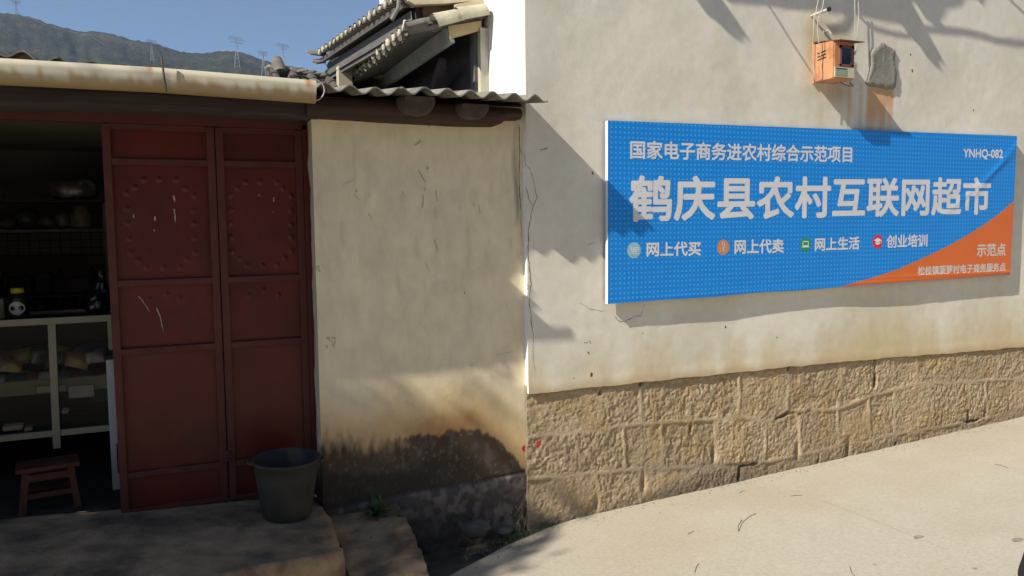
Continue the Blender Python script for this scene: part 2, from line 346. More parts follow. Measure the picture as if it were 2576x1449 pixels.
C = blend(C, 0.85 * ss(ox0 - 0.015, ox0 + 0.02, X) * ss(ox1 + 0.02, ox1 - 0.015, X) * ss(oz1 + 0.1, oz1, Z) * ss(oz0 - 0.1, oz0 + 0.22, Z + 0.25 * (n3 - 0.5)), (0.62, 0.34, 0.15))
C = blend(C, 0.13 * ss(0.5, 0.72, fbm(X * 3.5, Z * 0.9, 61)), (0.50, 0.46, 0.36))
b = MB(); b.grid(np.stack([X, Yp, Z], -1)); cols = [C.reshape(-1, 3)]
# lip that turns back to the stones, then the return wall, coloured whiter for its sun glare
lip = np.stack([np.stack([X[0], Yp[0] + 0.05, Z[0] + 0.004], -1), np.stack([X[0], Yp[0], Z[0]], -1)], 0); b.grid(lip); cols.append(np.concatenate([C[0], C[0]]))
ys = np.linspace(0, 3.6, 90); zs = Z[:, 0]; Yg, Zg = np.meshgrid(ys, zs)
xr = XC + (0.006 * (fbm(Yg * 9, Zg * 3, 71) - 0.5)) * ss(0.0, 0.1, Yg) + 0.0 * Yg
yy = Yg + (Yp[:, 0][:, None]) * (Yg == 0)
b.grid(np.stack([xr, yy, Zg], -1)[:, ::-1]); cols.append(np.tile(np.array([0.86, 0.86, 0.84]), (Yg.size, 1)))
rb(b.build('wall', M_plaster, RB, col=np.concatenate(cols)))

# stone base (height field)
def cz(c): return (1257.9 + 0.5117 * c[0], 817.6 + 0.5117 * c[1])
L1 = P2([cz(c) for c in [(165, 555), (500, 515), (690, 490), (1000, 470), (1200, 455), (1330, 478), (1460, 425), (1670, 415), (1850, 345), (2060, 290), (2300, 280), (2576, 265)]])
L2 = P2([cz(c) for c in [(165, 760), (390, 740), (700, 710), (1050, 700), (1300, 680), (1480, 640), (1660, 600), (1950, 540), (2100, 515), (2576, 430)]])
J1 = [at(*cz((c, y)))[0] for c, y in ((500, 420), (700, 420), (1185, 370), (1425, 340), (1675, 300), (1850, 260), (2060, 220), (2250, 200), (2455, 190))]
J2 = [at(*cz((c, y)))[0] for c, y in ((385, 640), (615, 600), (800, 580), (1065, 570), (1310, 550), (1480, 530), (1665, 480), (1820, 460), (1945, 430), (2120, 400), (2310, 370), (2395, 370), (2540, 350))]
J3 = [at(*cz((c, y)))[0] for c, y in ((480, 850), (700, 800), (915, 780), (1180, 720), (1570, 650), (1760, 600), (1950, 560))]
xs = np.arange(XC - 0.004, 7.7, 0.0065); tv = np.linspace(0, 1, 150); X, T = np.meshgrid(xs, tv)
zlo = zroad(X, 0) - 0.08; zhi = plinth_top(X) + 0.05; Z = zlo + (zhi - zlo) * T
l1 = lin(X, [p[0] for p in L1], [p[1] for p in L1]) + 0.012 * (fbm(X * 12, X * 0, 81) - .5); l2 = lin(X, [p[0] for p in L2], [p[1] for p in L2]) + 0.016 * (fbm(X * 12, X * 0, 82) - .5)
row = np.where(Z > l1, 0, np.where(Z > l2, 1, 2))
dj = np.full(X.shape, 9.0); cell = np.zeros(X.shape)
for r_, J in enumerate((J1, J2, J3)):
    wob = 0.03 * (fbm(Z * 9, Z * 0 + r_, 83) - 0.5); mk = row == r_
    for kk, j in enumerate(J):
        dd = np.abs(X - j - wob); dj = np.where(mk, np.minimum(dj, dd), dj); cell = np.where(mk & (X > j + wob), kk + 1, cell)
cell = cell + row * 40
dj = np.minimum(dj, np.minimum(np.abs(Z - l1), np.abs(Z - l2)))
rc = vn(cell * 7.3, cell * 0 + 3.3, 5); rt = vn(cell * 5.1, cell * 0 + 8.3, 6)
wx = fbm(X * 5, Z * 5, 90) * 0.12; wz = fbm(X * 5, Z * 5, 91) * 0.12
peck = np.abs(fbm((X + wx) * (26 + 8 * rt), (Z + wz) * (24 + 10 * rc), 92, 3) - 0.5) * 2
rough = 0.012 * (0.45 - peck) + 0.016 * (fbm(X * 10, Z * 10, 93, 3) - 0.5) + 0.012 * (fbm(X * 52, Z * 46, 94, 2) - 0.5)
bulge = 0.007 * (rc - 0.2) + 0.016 * (fbm(X * 3.2, Z * 3.2, 95, 2) - 0.5)
jm = ss(0.022, 0.006, dj + 0.014 * (fbm(X * 20, Z * 20, 96) - 0.5))
H = (bulge + rough * (0.48 + 0.5 * rt)) * (1 - jm) + jm * (0.007 + 0.005 * (fbm(X * 15, Z * 15, 97) - 0.5))
crackm = ss(0.62, 0.70, fbm(X * 2.5, Z * 5, 98)) * jm; H = H - 0.018 * crackm
for hx, hz, hr in [(*P2([cz((1058, 640))])[0], 0.05), (*P2([cz((1470, 620))])[0], 0.06), (*P2([cz((710, 780))])[0], 0.055), (*P2([cz((1720, 605))])[0], 0.06), (*P2([cz((945, 510))])[0], 0.03), (*P2([cz((480, 890))])[0], 0.05), (*P2([cz((2395, 430))])[0], 0.05)]:
    H = H - 0.032 * np.exp(-((X - hx) / (hr * 0.35)) ** 2 - ((Z - hz) / hr) ** 2)
Yp = 0.018 - H
C = np.ones(X.shape + (3,)) * np.array([0.43, 0.33, 0.215]); C = C * (0.78 + 0.42 * rc)[..., None]
C = blend(C, 0.5 * ss(0.4, 0.8, rt), (0.42, 0.325, 0.215))
C = blend(C, 0.8 * jm, (0.49, 0.385, 0.255)); C = blend(C, 0.5 * ss(0.5, 0.7, fbm(X * 7, Z * 7, 99)), (0.40, 0.28, 0.14))
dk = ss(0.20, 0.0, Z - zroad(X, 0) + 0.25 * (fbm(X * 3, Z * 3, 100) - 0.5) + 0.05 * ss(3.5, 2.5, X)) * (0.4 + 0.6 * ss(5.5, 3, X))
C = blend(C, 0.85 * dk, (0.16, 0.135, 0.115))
mid = ss(0.05, 0.0, np.abs(Z - l2) - 0.01) * ss(4.6, 3.6, X) * ss(2.5, 3.1, X); C = blend(C, 0.45 * mid, (0.22, 0.19, 0.16))
C = blend(C, 0.8 * crackm, (0.05, 0.04, 0.035)); C = blend(C, 0.45 * ss(0.03, 0.0, plinth_top(X) - Z), (0.24, 0.14, 0.08))
C = C * (0.92 + 0.16 * fbm(X * 30, Z * 30, 101, 2))[..., None]
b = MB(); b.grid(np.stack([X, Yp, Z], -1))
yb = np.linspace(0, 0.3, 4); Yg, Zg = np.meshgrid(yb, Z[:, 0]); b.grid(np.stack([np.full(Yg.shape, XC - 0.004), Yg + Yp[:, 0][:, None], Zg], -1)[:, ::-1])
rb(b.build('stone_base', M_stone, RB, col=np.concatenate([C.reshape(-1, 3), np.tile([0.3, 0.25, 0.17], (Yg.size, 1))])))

# cement patch, raised and lumpy
c7 = lambda p: (1886.8 + 0.2676 * p[0], 0.2676 * p[1])
out = P2([c7(p) for p in [(1150, 460), (1190, 432), (1205, 405), (1245, 405), (1262, 430), (1310, 445), (1350, 480), (1345, 560), (1352, 640), (1366, 700), (1360, 790), (1350, 835), (1270, 842), (1240, 828), (1150, 812), (1100, 802), (1080, 770), (1108, 690), (1128, 600), (1118, 500)]])
oc = np.array(out); cen = oc.mean(0); b = MB(); rings = []
for i, s in enumerate((1.06, 1.0, 0.93, 0.75, 0.5, 0.25)):
    ring = []
    dense = []
    for j in range(len(oc)):
        for q in range(4): dense.append(oc[j] + (oc[(j + 1) % len(oc)] - oc[j]) * q / 4)
    for j, p in enumerate(dense):
        k_ = s * (1 + 0.04 * (random.random() - 0.5)) if i < 3 else s
        q = cen + (p - cen) * k_; yv = [0.008, -0.012, -0.024, -0.020, -0.018, -0.017][i] + 0.012 * (float(fbm(q[0] * 14, q[1] * 14, 111)) - 0.5)
        ring.append((q[0], yv, q[1]))
    rings.append(ring)
n = len(rings[0]); vs = [p for r_ in rings for p in r_] + [(cen[0], -0.017, cen[1])]
fs = [(i * n + j, (i + 1) * n + j, (i + 1) * n + (j + 1) % n, i * n + (j + 1) % n) for i in range(len(rings) - 1) for j in range(n)] + [((len(rings) - 1) * n + j, len(vs) - 1, (len(rings) - 1) * n + (j + 1) % n) for j in range(n)]
b.add(vs, fs, True); rb(b.build('cement_patch', mat('grey_cement', (0.25, 0.24, 0.205), 0.95, 0.12, 20, 0.9, 60, bdist=0.006), RB, label='grey cement patch daubed on the wall'))

# cracks and marks on the right wall
M_crack = mat('crack_line', (0.07, 0.06, 0.045), 1, 0.2, 30)
cw = lambda p: ((1900 + p[0] * 0.8282) / 1.59, (300 + p[1] * 0.8282) / 1.59)
crk = [([(270, 465), (285, 520), (300, 590), (272, 660), (258, 750), (255, 850), (262, 930), (270, 1010), (262, 1090), (272, 1180), (282, 1270), (280, 1350), (288, 1430)], 0.008),
       ([(235, 370), (245, 430), (270, 465)], 0.006), ([(505, 1100), (545, 1125), (600, 1140), (640, 1138)], 0.004), ([(675, 1165), (700, 1192), (745, 1182), (780, 1162), (800, 1165), (820, 1110)], 0.006),
       ([(545, 822), (580, 805)], 0.005), ([(315, 362), (355, 350)], 0.012), ([(568, 470), (576, 480)], 0.02), ([(545, 1335), (552, 1348)], 0.014), ([(525, 1295), (555, 1288), (560, 1300)], 0.005)]
for pts, wd in crk:
    b = ribbon(jag(P2([cw(p) for p in pts]), 5, 0.004), wd * 0.45, wall_r); rb(b.build('crack', M_crack, RB))
def chip(c, s, f, m_, name, parent, dy=0.0014):
    n = 10; vs = []
    for a in np.linspace(0, 2 * math.pi, n + 1)[:-1]:
        x = c[0] + s * random.uniform(.3, .7) * math.cos(a); z = c[1] + s * random.uniform(.5, 1) * math.sin(a); vs.append((x, float(f(np.array(x), np.array(z))) - dy, z))
    b = MB(); b.add(vs, [tuple(range(n))]); return b.build(name, m_, parent)
for p, s in (((450, 245), 0.022), ((365, 265), 0.010), ((1110, 10), 0.014), ((700, 40), 0.006), ((1360, 60), 0.008), ((640, 10), 0.006)): rb(chip(P2([cz(p)])[0], s, wall_r, M_crack, 'plaster_chip', RB))
for p, s in (((1505, 515), 0.012), ((1520, 665), 0.016), ((2100, 1035), 0.012), ((1010, 845), 0.006), ((2340, 900), 0.005), ((1418, 860), 0.007), ((1412, 955), 0.006)): rb(chip(P2([c7(p)])[0], s, wall_r, M_crack, 'plaster_chip', RB))
M_redp = mat('red_spray', (0.60, 0.03, 0.045), 0.7, 0.15, 20)
def blob(c, r, y, name, parent, m_, n=22, dz=1.2):
    b = MB(); b.prism([(c[0] + r * random.uniform(.8, 1.1) * math.cos(a), c[1] + dz * r * random.uniform(.8, 1.1) * math.sin(a)) for a in np.linspace(0, 2 * math.pi, n)[:-1][::-1]], y, y + 0.008); return b.build(name, m_, parent)
rb(chip(P2([(1353, 1117)])[0], 0.030, lambda x, z: np.array(-0.004), M_redp, 'red_paint_mark', RB))

# eave of the tall building, above the picture: it throws the toothed shadow at the top of the wall
OV = 0.36
def lift(T, o): return (T[0] - 3.78 * o, -o, T[1] + 3.2 * o)
c2 = lambda p: (1509.4 + 0.4141 * p[0], 0.4141 * p[1])
sh = P2([c2(p) for p in [(730, -30), (800, 25), (880, 30), (960, 42), (1040, 45), (1120, 62), (1200, 72), (1280, 78), (1340, 70), (1420, 95), (1500, 100), (1560, 115), (1640, 125), (1700, 135), (1760, 140), (1840, 152), (1860, 60), (1900, 20), (1960, 10), (2060, 150), (2090, 110), (2110, 60), (2200, 40), (2230, 0), (2290, 0), (2330, 45), (2350, 0), (2500, -60)]])
edge = [lift(T, OV) for T in sh]
b = MB(); n = len(edge); vs = edge + [(p[0], p[1] + 0.02, edge[0][2] + 0.9) for p in edge] + [(p[0], 0.05, edge[0][2] + 1.3) for p in edge]
b.add(vs, [(i, i + 1, n + i + 1, n + i) for i in range(n - 1)] + [(n + i, n + i + 1, 2 * n + i + 1, 2 * n + i) for i in range(n - 1)])
rb(b.build('eave', M_tile, RB))
for (tip, root, wd) in [((828, 232), (640, -40), 0.10), ((2035, 392), (1815, -10), 0.10), ((2070, 195), (1930, -30), 0.07), ((1700, 110), (1655, 40), 0.02)][:3]:
    T = P2([c2(tip)])[0]; Q = P2([c2(root)])[0]; o1 = 0.46; p1 = np.array(lift(T, o1)); dx = (T[0] - Q[0]); o0 = o1 - dx / 3.78; p0 = np.array(lift(Q, o0)); dirn = (p1 - p0); 
    p2 = p1 - dirn * (o1 / (o1 - o0)) 
    b = MB(); b.bar(p2, p1 - dirn * 0.22, wd, wd * 1.2); b.bar(p1 - dirn * 0.24, p1, wd * 0.5, wd * 0.5); rb(b.build('rafter', M_brownwood, RB))

# ------------------------------------------------------------------ wall sign
YS = -0.055
SG = thing('shop_sign', 'long blue printed banner sign with white characters and an orange corner on the wall', 'sign', None, (2.73, YS, 0.95))
def sg(o): return rel(SG, o)
A, B_, Cc, D_ = P2([(1529, 303), (2559, 342), (2541, 692), (1529, 765)], YS)
sx0, sx1 = A[0], (B_[0] + Cc[0]) / 2 ; sz0, sz1 = (D_[1] + Cc[1]) / 2 + 0.0, (A[1] + B_[1]) / 2
def S(x, y): p = at(x, y, YS); return float(p[0]), float(p[2])
# corners follow the photo
def corner(u, v):
    lo = (D_[0] + (Cc[0] - D_[0]) * u, D_[1] + (Cc[1] - D_[1]) * u); hi = (A[0] + (B_[0] - A[0]) * u, A[1] + (B_[1] - A[1]) * u)
    return lo[0] + (hi[0] - lo[0]) * v, lo[1] + (hi[1] - lo[1]) * v
U, Vv = np.meshgrid(np.linspace(0, 1, 240), np.linspace(0, 1, 70))
XX = (D_[0] + (Cc[0] - D_[0]) * U) * (1 - Vv) + (A[0] + (B_[0] - A[0]) * U) * Vv; ZZ = (D_[1] + (Cc[1] - D_[1]) * U) * (1 - Vv) + (A[1] + (B_[1] - A[1]) * U) * Vv
ZZ = ZZ + ss(0.06, 0, Vv) * 0.010 * (fbm(U * 18, U * 0, 120) - 0.5)
def wrinkle(x, z): return np.asarray(x, float) * 0
def cloth(m_):                                    # the creases of the banner, shared by everything printed on it
    t = m_.node_tree; N = t.nodes; L = t.links; tc = N.new('ShaderNodeTexCoord'); sp = N.new('ShaderNodeSeparateXYZ'); L.new(tc.outputs['Object'], sp.inputs[0]); x, z = sp.outputs[0], sp.outputs[2]
    def mm(op, a, b_=None, c=None):
        nd = N.new('ShaderNodeMath'); nd.operation = op
        for i, q in enumerate((a, b_, c)):
            if q is None: continue
            if isinstance(q, (int, float)): nd.inputs[i].default_value = q
            else: L.new(q, nd.inputs[i])
        return nd.outputs[0]
    def crease(z0, x0, sl, wd, xa, xb, hh):
        u = mm('DIVIDE', mm('SUBTRACT', z, mm('MULTIPLY_ADD', x, sl, z0 - x0 * sl)), wd); g_ = mm('EXPONENT', mm('MULTIPLY', mm('MULTIPLY', u, u), -1.0))
        r_ = mm('DIVIDE', mm('SUBTRACT', x, xa), xb - xa); r_.node.use_clamp = True; return mm('MULTIPLY', mm('MULTIPLY', g_, r_), hh)
    nz = N.new('ShaderNodeTexNoise'); nz.inputs['Scale'].default_value = 1.6; nz.inputs['Detail'].default_value = 3; L.new(tc.outputs['Object'], nz.inputs['Vector'])
    h_ = mm('ADD', mm('ADD', mm('MULTIPLY', nz.outputs[0], 0.012), crease(1.95, 6.55, .85, .035, 6.0, 6.5, .005)), mm('ADD', crease(1.72, 6.2, .62, .03, 5.6, 6.2, .003), crease(1.035, 6.0, .0, .014, 5.0, 5.8, .004)))
    h_ = mm('ADD', h_, crease(0.985, 3.5, .012, .012, 2.7, 3.6, .002))
    bu = N.new('ShaderNodeBump'); bu.inputs['Strength'].default_value = 1; bu.inputs['Distance'].default_value = 1; L.new(h_, bu.inputs['Height']); L.new(bu.outputs[0], N['Principled BSDF'].inputs['Normal']); return m_
YY = YS + wrinkle(XX, ZZ)
mblue = bpy.data.materials.new('printed_blue'); mblue.use_nodes = True; t = mblue.node_tree; N = t.nodes; L = t.links
pb = N['Principled BSDF']; pb.inputs['Roughness'].default_value = 0.5; pb.inputs['Specular IOR Level'].default_value = 0.3
tc = N.new('ShaderNodeTexCoord'); sp = N.new('ShaderNodeSeparateXYZ'); L.new(tc.outputs['Object'], sp.inputs[0])
def mth(op, a, bb=None, c=None):
    nd = N.new('ShaderNodeMath'); nd.operation = op
    for i, q in enumerate((a, bb, c)):
        if q is None: continue
        if isinstance(q, (int, float)): nd.inputs[i].default_value = q
        else: L.new(q, nd.inputs[i])
    return nd.outputs[0]
fx = mth('SUBTRACT', mth('FRACT', mth('MULTIPLY', sp.outputs[0], 1 / 0.0335)), 0.5); fz = mth('SUBTRACT', mth('FRACT', mth('MULTIPLY', sp.outputs[2], 1 / 0.0335)), 0.5)
dd = mth('SQRT', mth('ADD', mth('MULTIPLY', fx, fx), mth('MULTIPLY', fz, fz))); dot = mth('SUBTRACT', 1.0, mth('MULTIPLY', mth('SUBTRACT', dd, 0.17), 14.0)); dot.node.use_clamp = True
mixd = N.new('ShaderNodeMix'); mixd.data_type = 'RGBA'; L.new(dot, mixd.inputs[0]); mixd.inputs[6].default_value = (0.008, 0.24, 0.76, 1); mixd.inputs[7].default_value = (0.06, 0.42, 0.88, 1)
L.new(mixd.outputs[2], pb.inputs['Base Color']); MATS['printed_blue'] = mblue; cloth(mblue)
b = MB(); b.grid(np.stack([XX, YY, ZZ], -1)); sg(b.build('banner', mblue, SG))
b = MB(); yb = -0.004
ring = [(XX[0, j], ZZ[0, j]) for j in range(0, 240, 1)] + [(XX[i, -1], ZZ[i, -1]) for i in range(1, 70)] + [(XX[-1, j], ZZ[-1, j]) for j in range(238, -1, -1)] + [(XX[i, 0], ZZ[i, 0]) for i in range(68, 0, -1)]
yr = [YY[0, j] for j in range(240)] + [YY[i, -1] for i in range(1, 70)] + [YY[-1, j] for j in range(238, -1, -1)] + [YY[i, 0] for i in range(68, 0, -1)]
n = len(ring); b.add([(p[0], y, p[1]) for p, y in zip(ring, yr)] + [(p[0], -0.024, p[1]) for p in ring], [(i, i + n, (i + 1) % n + n, (i + 1) % n) for i in range(n)])
sg(b.build('frame', mat('white_sign_edge', (0.72, 0.74, 0.78), 0.6, 0.04, 10), SG))
# orange corner swoosh
c6 = lambda p: (1446.5 + 0.4385 * p[0], 251.6 + 0.4385 * p[1])
top_c = [S(*c6(p)) for p in [(1432, 1096), (1560, 1062), (1700, 1025), (1850, 975), (2000, 908), (2120, 850), (2240, 785), (2350, 715), (2440, 650), (2523, 578)]]
tx = [p[0] for p in top_c]; tz = [p[1] for p in top_c]; nb = 60; xs_ = np.linspace(tx[0], sx1, nb)
botz = np.interp(xs_, XX[0], ZZ[0]); rX = np.interp(np.linspace(0, 1, 2), [0, 1], [0, 1])
rowsO = []
for v in np.linspace(0, 1, 14):
    zt = np.maximum(np.interp(xs_, tx, tz), botz); z = botz + 0.004 + (zt - botz) * v
    x = np.where(xs_ > sx1 - 0.3, xs_ + (Cc[0] + (B_[0] - Cc[0]) * np.clip((z - Cc[1]) / (B_[1] - Cc[1]), 0, 1) - sx1 - 0.002) * (xs_ - (sx1 - 0.3)) / 0.3, xs_)
    rowsO.append(np.stack([x, YS + wrinkle(x, z) - 0.0005, z], -1))
b = MB(); b.grid(np.array(rowsO)); sg(b.build('orange_corner', cloth(mat('printed_orange', (0.72, 0.16, 0.035), 0.5, 0.03, 5, spec=0.3)), SG))
M_ink = mat('printed_white', (0.70, 0.71, 0.75), 0.5, 0.03, 8, spec=0.3); M_ink2 = mat('printed_warm_white', (0.66, 0.60, 0.55), 0.5, 0.03, 8, spec=0.3); cloth(M_ink); cloth(M_ink2)
def lettering(body, x0, x1, z0, z1, bold, m_, name='lettering', parent=SG, y=None, shear=0.0):
    cu = bpy.data.curves.new('txt', 'FONT'); cu.body = body; cu.resolution_u = 3; o = bpy.data.objects.new('txt', cu); COL.objects.link(o)
    bpy.context.view_layer.update(); me = o.to_mesh(); v = np.array([p.co[:] for p in me.vertices]); fs = [tuple(p.vertices) for p in me.polygons]; o.to_mesh_clear()
    bpy.data.objects.remove(o); bpy.data.curves.remove(cu)
    mn = v.min(0); mxx = v.max(0); X_ = x0 + bold + (v[:, 0] - mn[0]) / (mxx[0] - mn[0]) * (x1 - x0 - 2 * bold); Z_ = z0 + bold + (v[:, 1] - mn[1]) / (mxx[1] - mn[1]) * (z1 - z0 - 2 * bold)
    b = MB(); offs = [(0, 0)] + ([(math.cos(a), math.sin(a)) for a in np.linspace(0, 2 * math.pi, 9)[:-1] + 0.39] if bold > 0 else [])
    offs += [(math.cos(a) * .55, math.sin(a) * .55) for a in np.linspace(0, 2 * math.pi, 5)[:-1] + 0.78] if bold > 0.006 else []
    for k_, (ax, az) in enumerate(offs):
        xx = X_ + ax * bold; zz = Z_ + az * bold; yv = (YS + wrinkle(xx, zz) - 0.0010 if y is None else y) - 0.00003 * k_
        zz = zz + shear * (xx - x0)
        b.add(np.stack([xx, yv * np.ones_like(xx), zz], -1).tolist(), fs)
    o = b.build(name, m_, parent); return o
def line_at(body, cl, ct, cbt, cr, bold, m_=None, ctr=None, cbr=None):
    xl, zt = S(*c6((cl, ct))); _, zb_ = S(*c6((cl, cbt))); xr, _ = S(*c6((cr, ct)))
    shear = 0
    if ctr is not None:
        zt2 = S(*c6((cr, ctr)))[1]; zb2 = S(*c6((cr, cbr)))[1]; shear = ((zt2 - zt) + (zb2 - zb_)) / 2 / (xr - xl)
    sg(lettering(body, xl, xr, zb_, zt, bold, m_ or M_ink, shear=shear))
line_at('国家电子商务进农村综合示范项目', 316, 230, 338, 1592, 0.0034, None, 268, 358)
line_at('鹤庆县农村互联网超市', 310, 430, 703, 2388, 0.0098, None, 440, 662)
line_at('网上代买', 410, 815, 900, 722, 0.0034, None, 812, 893)
line_at('网上代卖', 915, 800, 885, 1198, 0.0034, None, 795, 878)
line_at('网上生活', 1376, 790, 868, 1633, 0.0034, None, 782, 858)
line_at('创业培训', 1788, 773, 850, 2023, 0.0034, None, 768, 842)
line_at('YNHQ-082', 2228, 278, 340, 2456, 0.003, None, 285, 343)
line_at('示范点', 2306, 825, 900, 2472, 0.0036, M_ink2, 820, 893)
line_at('松桂镇菠萝村电子商务服务点', 1966, 955, 1008, 2470, 0.0026, M_ink2, 930, 982)
def disc(c, r, m_, name='icon_disc'):
    b = MB(); n = 40; vs = [(c[0] + r * math.cos(2 * math.pi * i / n), YS + float(wrinkle(c[0], c[1])) - 0.0008, c[1] + r * math.sin(2 * math.pi * i / n)) for i in range(n)]
    b.add(vs, [tuple(range(n))]); return sg(b.build(name, m_, SG))
def strokes(parent, c, r, segs, wd, m_, name='icon_mark', polys=()):
    b = MB(); y = YS + float(wrinkle(c[0], c[1])) - 0.0014
    for i_, s in enumerate(segs):
        for p, q in zip(s[:-1], s[1:]):
            p_ = Vector((c[0] + p[0] * r, 0, c[1] + p[1] * r)); q_ = Vector((c[0] + q[0] * r, 0, c[1] + q[1] * r)); d_ = (q_ - p_); l_ = d_.length or 1; nn = Vector((-d_.z, 0, d_.x)) / l_ * wd / 2
            yy_ = y - 0.00005 * i_; e = d_ / l_ * wd * 0.3
            b.add([(v.x, yy_, v.z) for v in (p_ + nn - e, p_ - nn - e, q_ - nn + e, q_ + nn + e)], [(0, 1, 2, 3)])
    for pl in polys: b.add([(c[0] + p[0] * r, y - 0.0003, c[1] + p[1] * r) for p in pl], [tuple(range(len(pl)))])
    o = b.build(name, m_, parent); return o
icons = [((338, 862), 0.104 / 2 * 1.18, (0.30, 0.52, 0.66)), ((850, 845), 0.052 * 1.1, (0.62, 0.26, 0.10)), ((1322, 830), 0.052 * 1.1, (0.02, 0.30, 0.12)), ((1736, 813), 0.052 * 1.1, (0.68, 0.035, 0.06))]
M_line = mat('printed_line', (0.78, 0.8, 0.84), 0.5, 0.02, 8)
for i, (c, r, col) in enumerate(icons):
    cc = S(*c6(c)); up_ = S(*c6((c[0], c[1] - (46 if i == 0 else 44 if i == 1 else 40)))); r = abs(up_[1] - cc[1])
    dsc = disc(cc, r, mat('icon_colour_%d' % i, col, 0.5, 0.02, 8))
    if i == 0:
        segs = [[(-.62, .55), (-.45, .50), (-.22, -.42), (.5, -.42)], [(-.42, .32), (.7, .32), (.52, -.18), (-.3, -.18)], [(-.38, .08), (.62, .08)], [(-.12, .32), (-.06, -.18)], [(.14, .32), (.14, -.18)], [(.4, .32), (.34, -.18)], [(-.12, -.6), (-.2, -.68), (-.12, -.76), (-.04, -.68), (-.12, -.6)], [(.4, -.6), (.32, -.68), (.4, -.76), (.48, -.68), (.4, -.6)]]
        polys = (); lw = 0.0045
    elif i == 1:
        bag = [(.16 + .0, .35)] + [(.5 * math.cos(a) * 1.0 + .02, -.25 + .45 * math.sin(a)) for a in np.linspace(1.0, -1.35, 9)] + [(-.3, -.7)] + [(.5 * math.cos(a) + .02, -.25 + .45 * math.sin(a)) for a in np.linspace(-1.8, -4.14, 9)] + [(-.12, .35), (.16, .35)]
        segs = [bag, [(-.12, .38), (-.24, .68), (-.05, .6), (.06, .7), (.16, .6), (.3, .68), (.16, .38)], [(.16, -.02), (-.08, -.02), (-.14, -.12), (-.06, -.22), (.1, -.24), (.16, -.34), (.08, -.44), (-.14, -.44)], [(.02, .06), (.02, -.52)]]; polys = (); lw = 0.004
    elif i == 2:
        segs = [[(-.5, -.15), (-.5, .45), (.5, .45), (.5, -.15), (-.5, -.15)]]; polys = ([(-.78, -.38), (.78, -.38), (.55, -.2), (-.55, -.2)],); lw = 0.0075
    else:
        segs = [[(.68, .18), (.68, -.25)]]; polys = ([(0, .55), (-.78, .22), (0, -.1), (.78, .22)], [(-.42, .02), (0, -.16), (.42, .02), (.42, -.3), (0, -.45), (-.42, -.3)]); polys = tuple(p if k_ == 1 else p for k_, p in enumerate(polys)); lw = 0.006
    strokes(dsc, cc, r, segs, lw, M_line, polys=polys)

# ------------------------------------------------------------------ electricity meter box and its cables
fc7 = lambda p, Y=0.0: at(*c7(p), Y)
DB = 0.19
p0 = at(2094, 197, -DB); p1 = at(1886.8 + .2676 * 975, .2676 * 712, -DB); zt = at(1886.8 + .2676 * 778, .2676 * 368, -DB)[2]
x0, x1, z0 = p0[0], p1[0], p0[2]
MBX = thing('meter_box', 'rusty orange metal electricity meter box with a small window and hood on the white wall', 'meter box', None, (x0, 0, z0))
def mbx(o): return rel(MBX, o)
M_or = mat('rusty_orange_metal', (0.54, 0.26, 0.13), 0.65, 0.15, 9, 0.2, 50, second=((0.40, 0.15, 0.07), 8, 0.5, 0.72))
b = MB(); b.box((x0, -DB, z0), (x1, 0.004, zt), bev=0.006); b.bar((x0 - 0.006, -0.012, z0 - .01), (x0 - 0.006, -0.012, zt), 0.012, 0.02, (0, 1, 0)); b.box((x0 + 0.012, -DB - 0.006, z0 + .012), (x1 - 0.008, -DB + 0.002, zt - .012), bev=0.002)
mbx(b.build('body', M_or, MBX))
b = MB(); b.add([(x0 - 0.01, 0, zt + 0.02), (x1 + 0.02, 0, zt + 0.02), (x1 + 0.03, -DB - 0.065, zt - 0.012), (x0 + 0.0, -DB - 0.065, zt - 0.012), (x0 - 0.01, 0, zt + 0.012), (x1 + 0.02, 0, zt + 0.012), (x1 + 0.03, -DB - 0.065, zt - 0.018), (x0, -DB - 0.065, zt - 0.018)],
      [(3, 2, 1, 0), (4, 5, 6, 7), (2, 3, 7, 6), (1, 2, 6, 5), (0, 1, 5, 4), (3, 0, 4, 7)]); mbx(b.build('hood', mat('brown_hood', (0.16, 0.07, 0.05), 0.7, 0.2, 10), MBX))
h = zt - z0; wbx = x1 - x0
b = MB(); b.box((x0 + wbx * .36, -DB - 0.009, z0 + h * .38), (x0 + wbx * .80, -DB - 0.003, z0 + h * .80)); mbx(b.build('window', mat('dark_glass', (0.01, 0.015, 0.03), 0.08, 0.1, 5, spec=0.6), MBX))
b = MB()
for (u0, u1, v0, v1) in ((.28, .36, .34, .86), (.80, .94, .34, .86), (.28, .94, .34, .38), (.28, .94, .80, .86)): b.box((x0 + wbx * u0, -DB - 0.012, z0 + h * v0), (x0 + wbx * u1, -DB - 0.004, z0 + h * v1))
mbx(b.build('window_frame', mat('maroon_metal', (0.20, 0.09, 0.08), 0.6, 0.15, 10), MBX))
b = MB(); b.box((x0 + wbx * .06, -DB - 0.010, z0 + h * .04), (x0 + wbx * .97, -DB - 0.005, z0 + h * .30)); lb = mbx(b.build('notice_label', mat('cream_label', (0.55, 0.50, 0.38), 0.7, 0.08, 12), MBX))
b = MB(); b.box((x0 + wbx * .10, -DB - 0.012, z0 + h * .08), (x0 + wbx * .62, -DB - 0.0101, z0 + h * .235)); o = b.build('label_panel', mat('greenish_label', (0.30, 0.34, 0.24), 0.7, 0.08, 12), lb)
b = MB(); b.box((x0 + wbx * .10, -DB - 0.012, z0 + h * .24), (x0 + wbx * .62, -DB - 0.0102, z0 + h * .275)); o = b.build('label_stripe', mat('blue_label', (0.05, 0.10, 0.22), 0.7, 0.08, 12), lb)
b = MB()
for k in range(3): b.bar((x0 - 0.001, -DB * .66, z0 + h * (.56 + .085 * k) + .008), (x0 - 0.001, -DB * .22, z0 + h * (.56 + .085 * k)), 0.004, 0.007)
mbx(b.build('vent_slots', M_black, MBX))
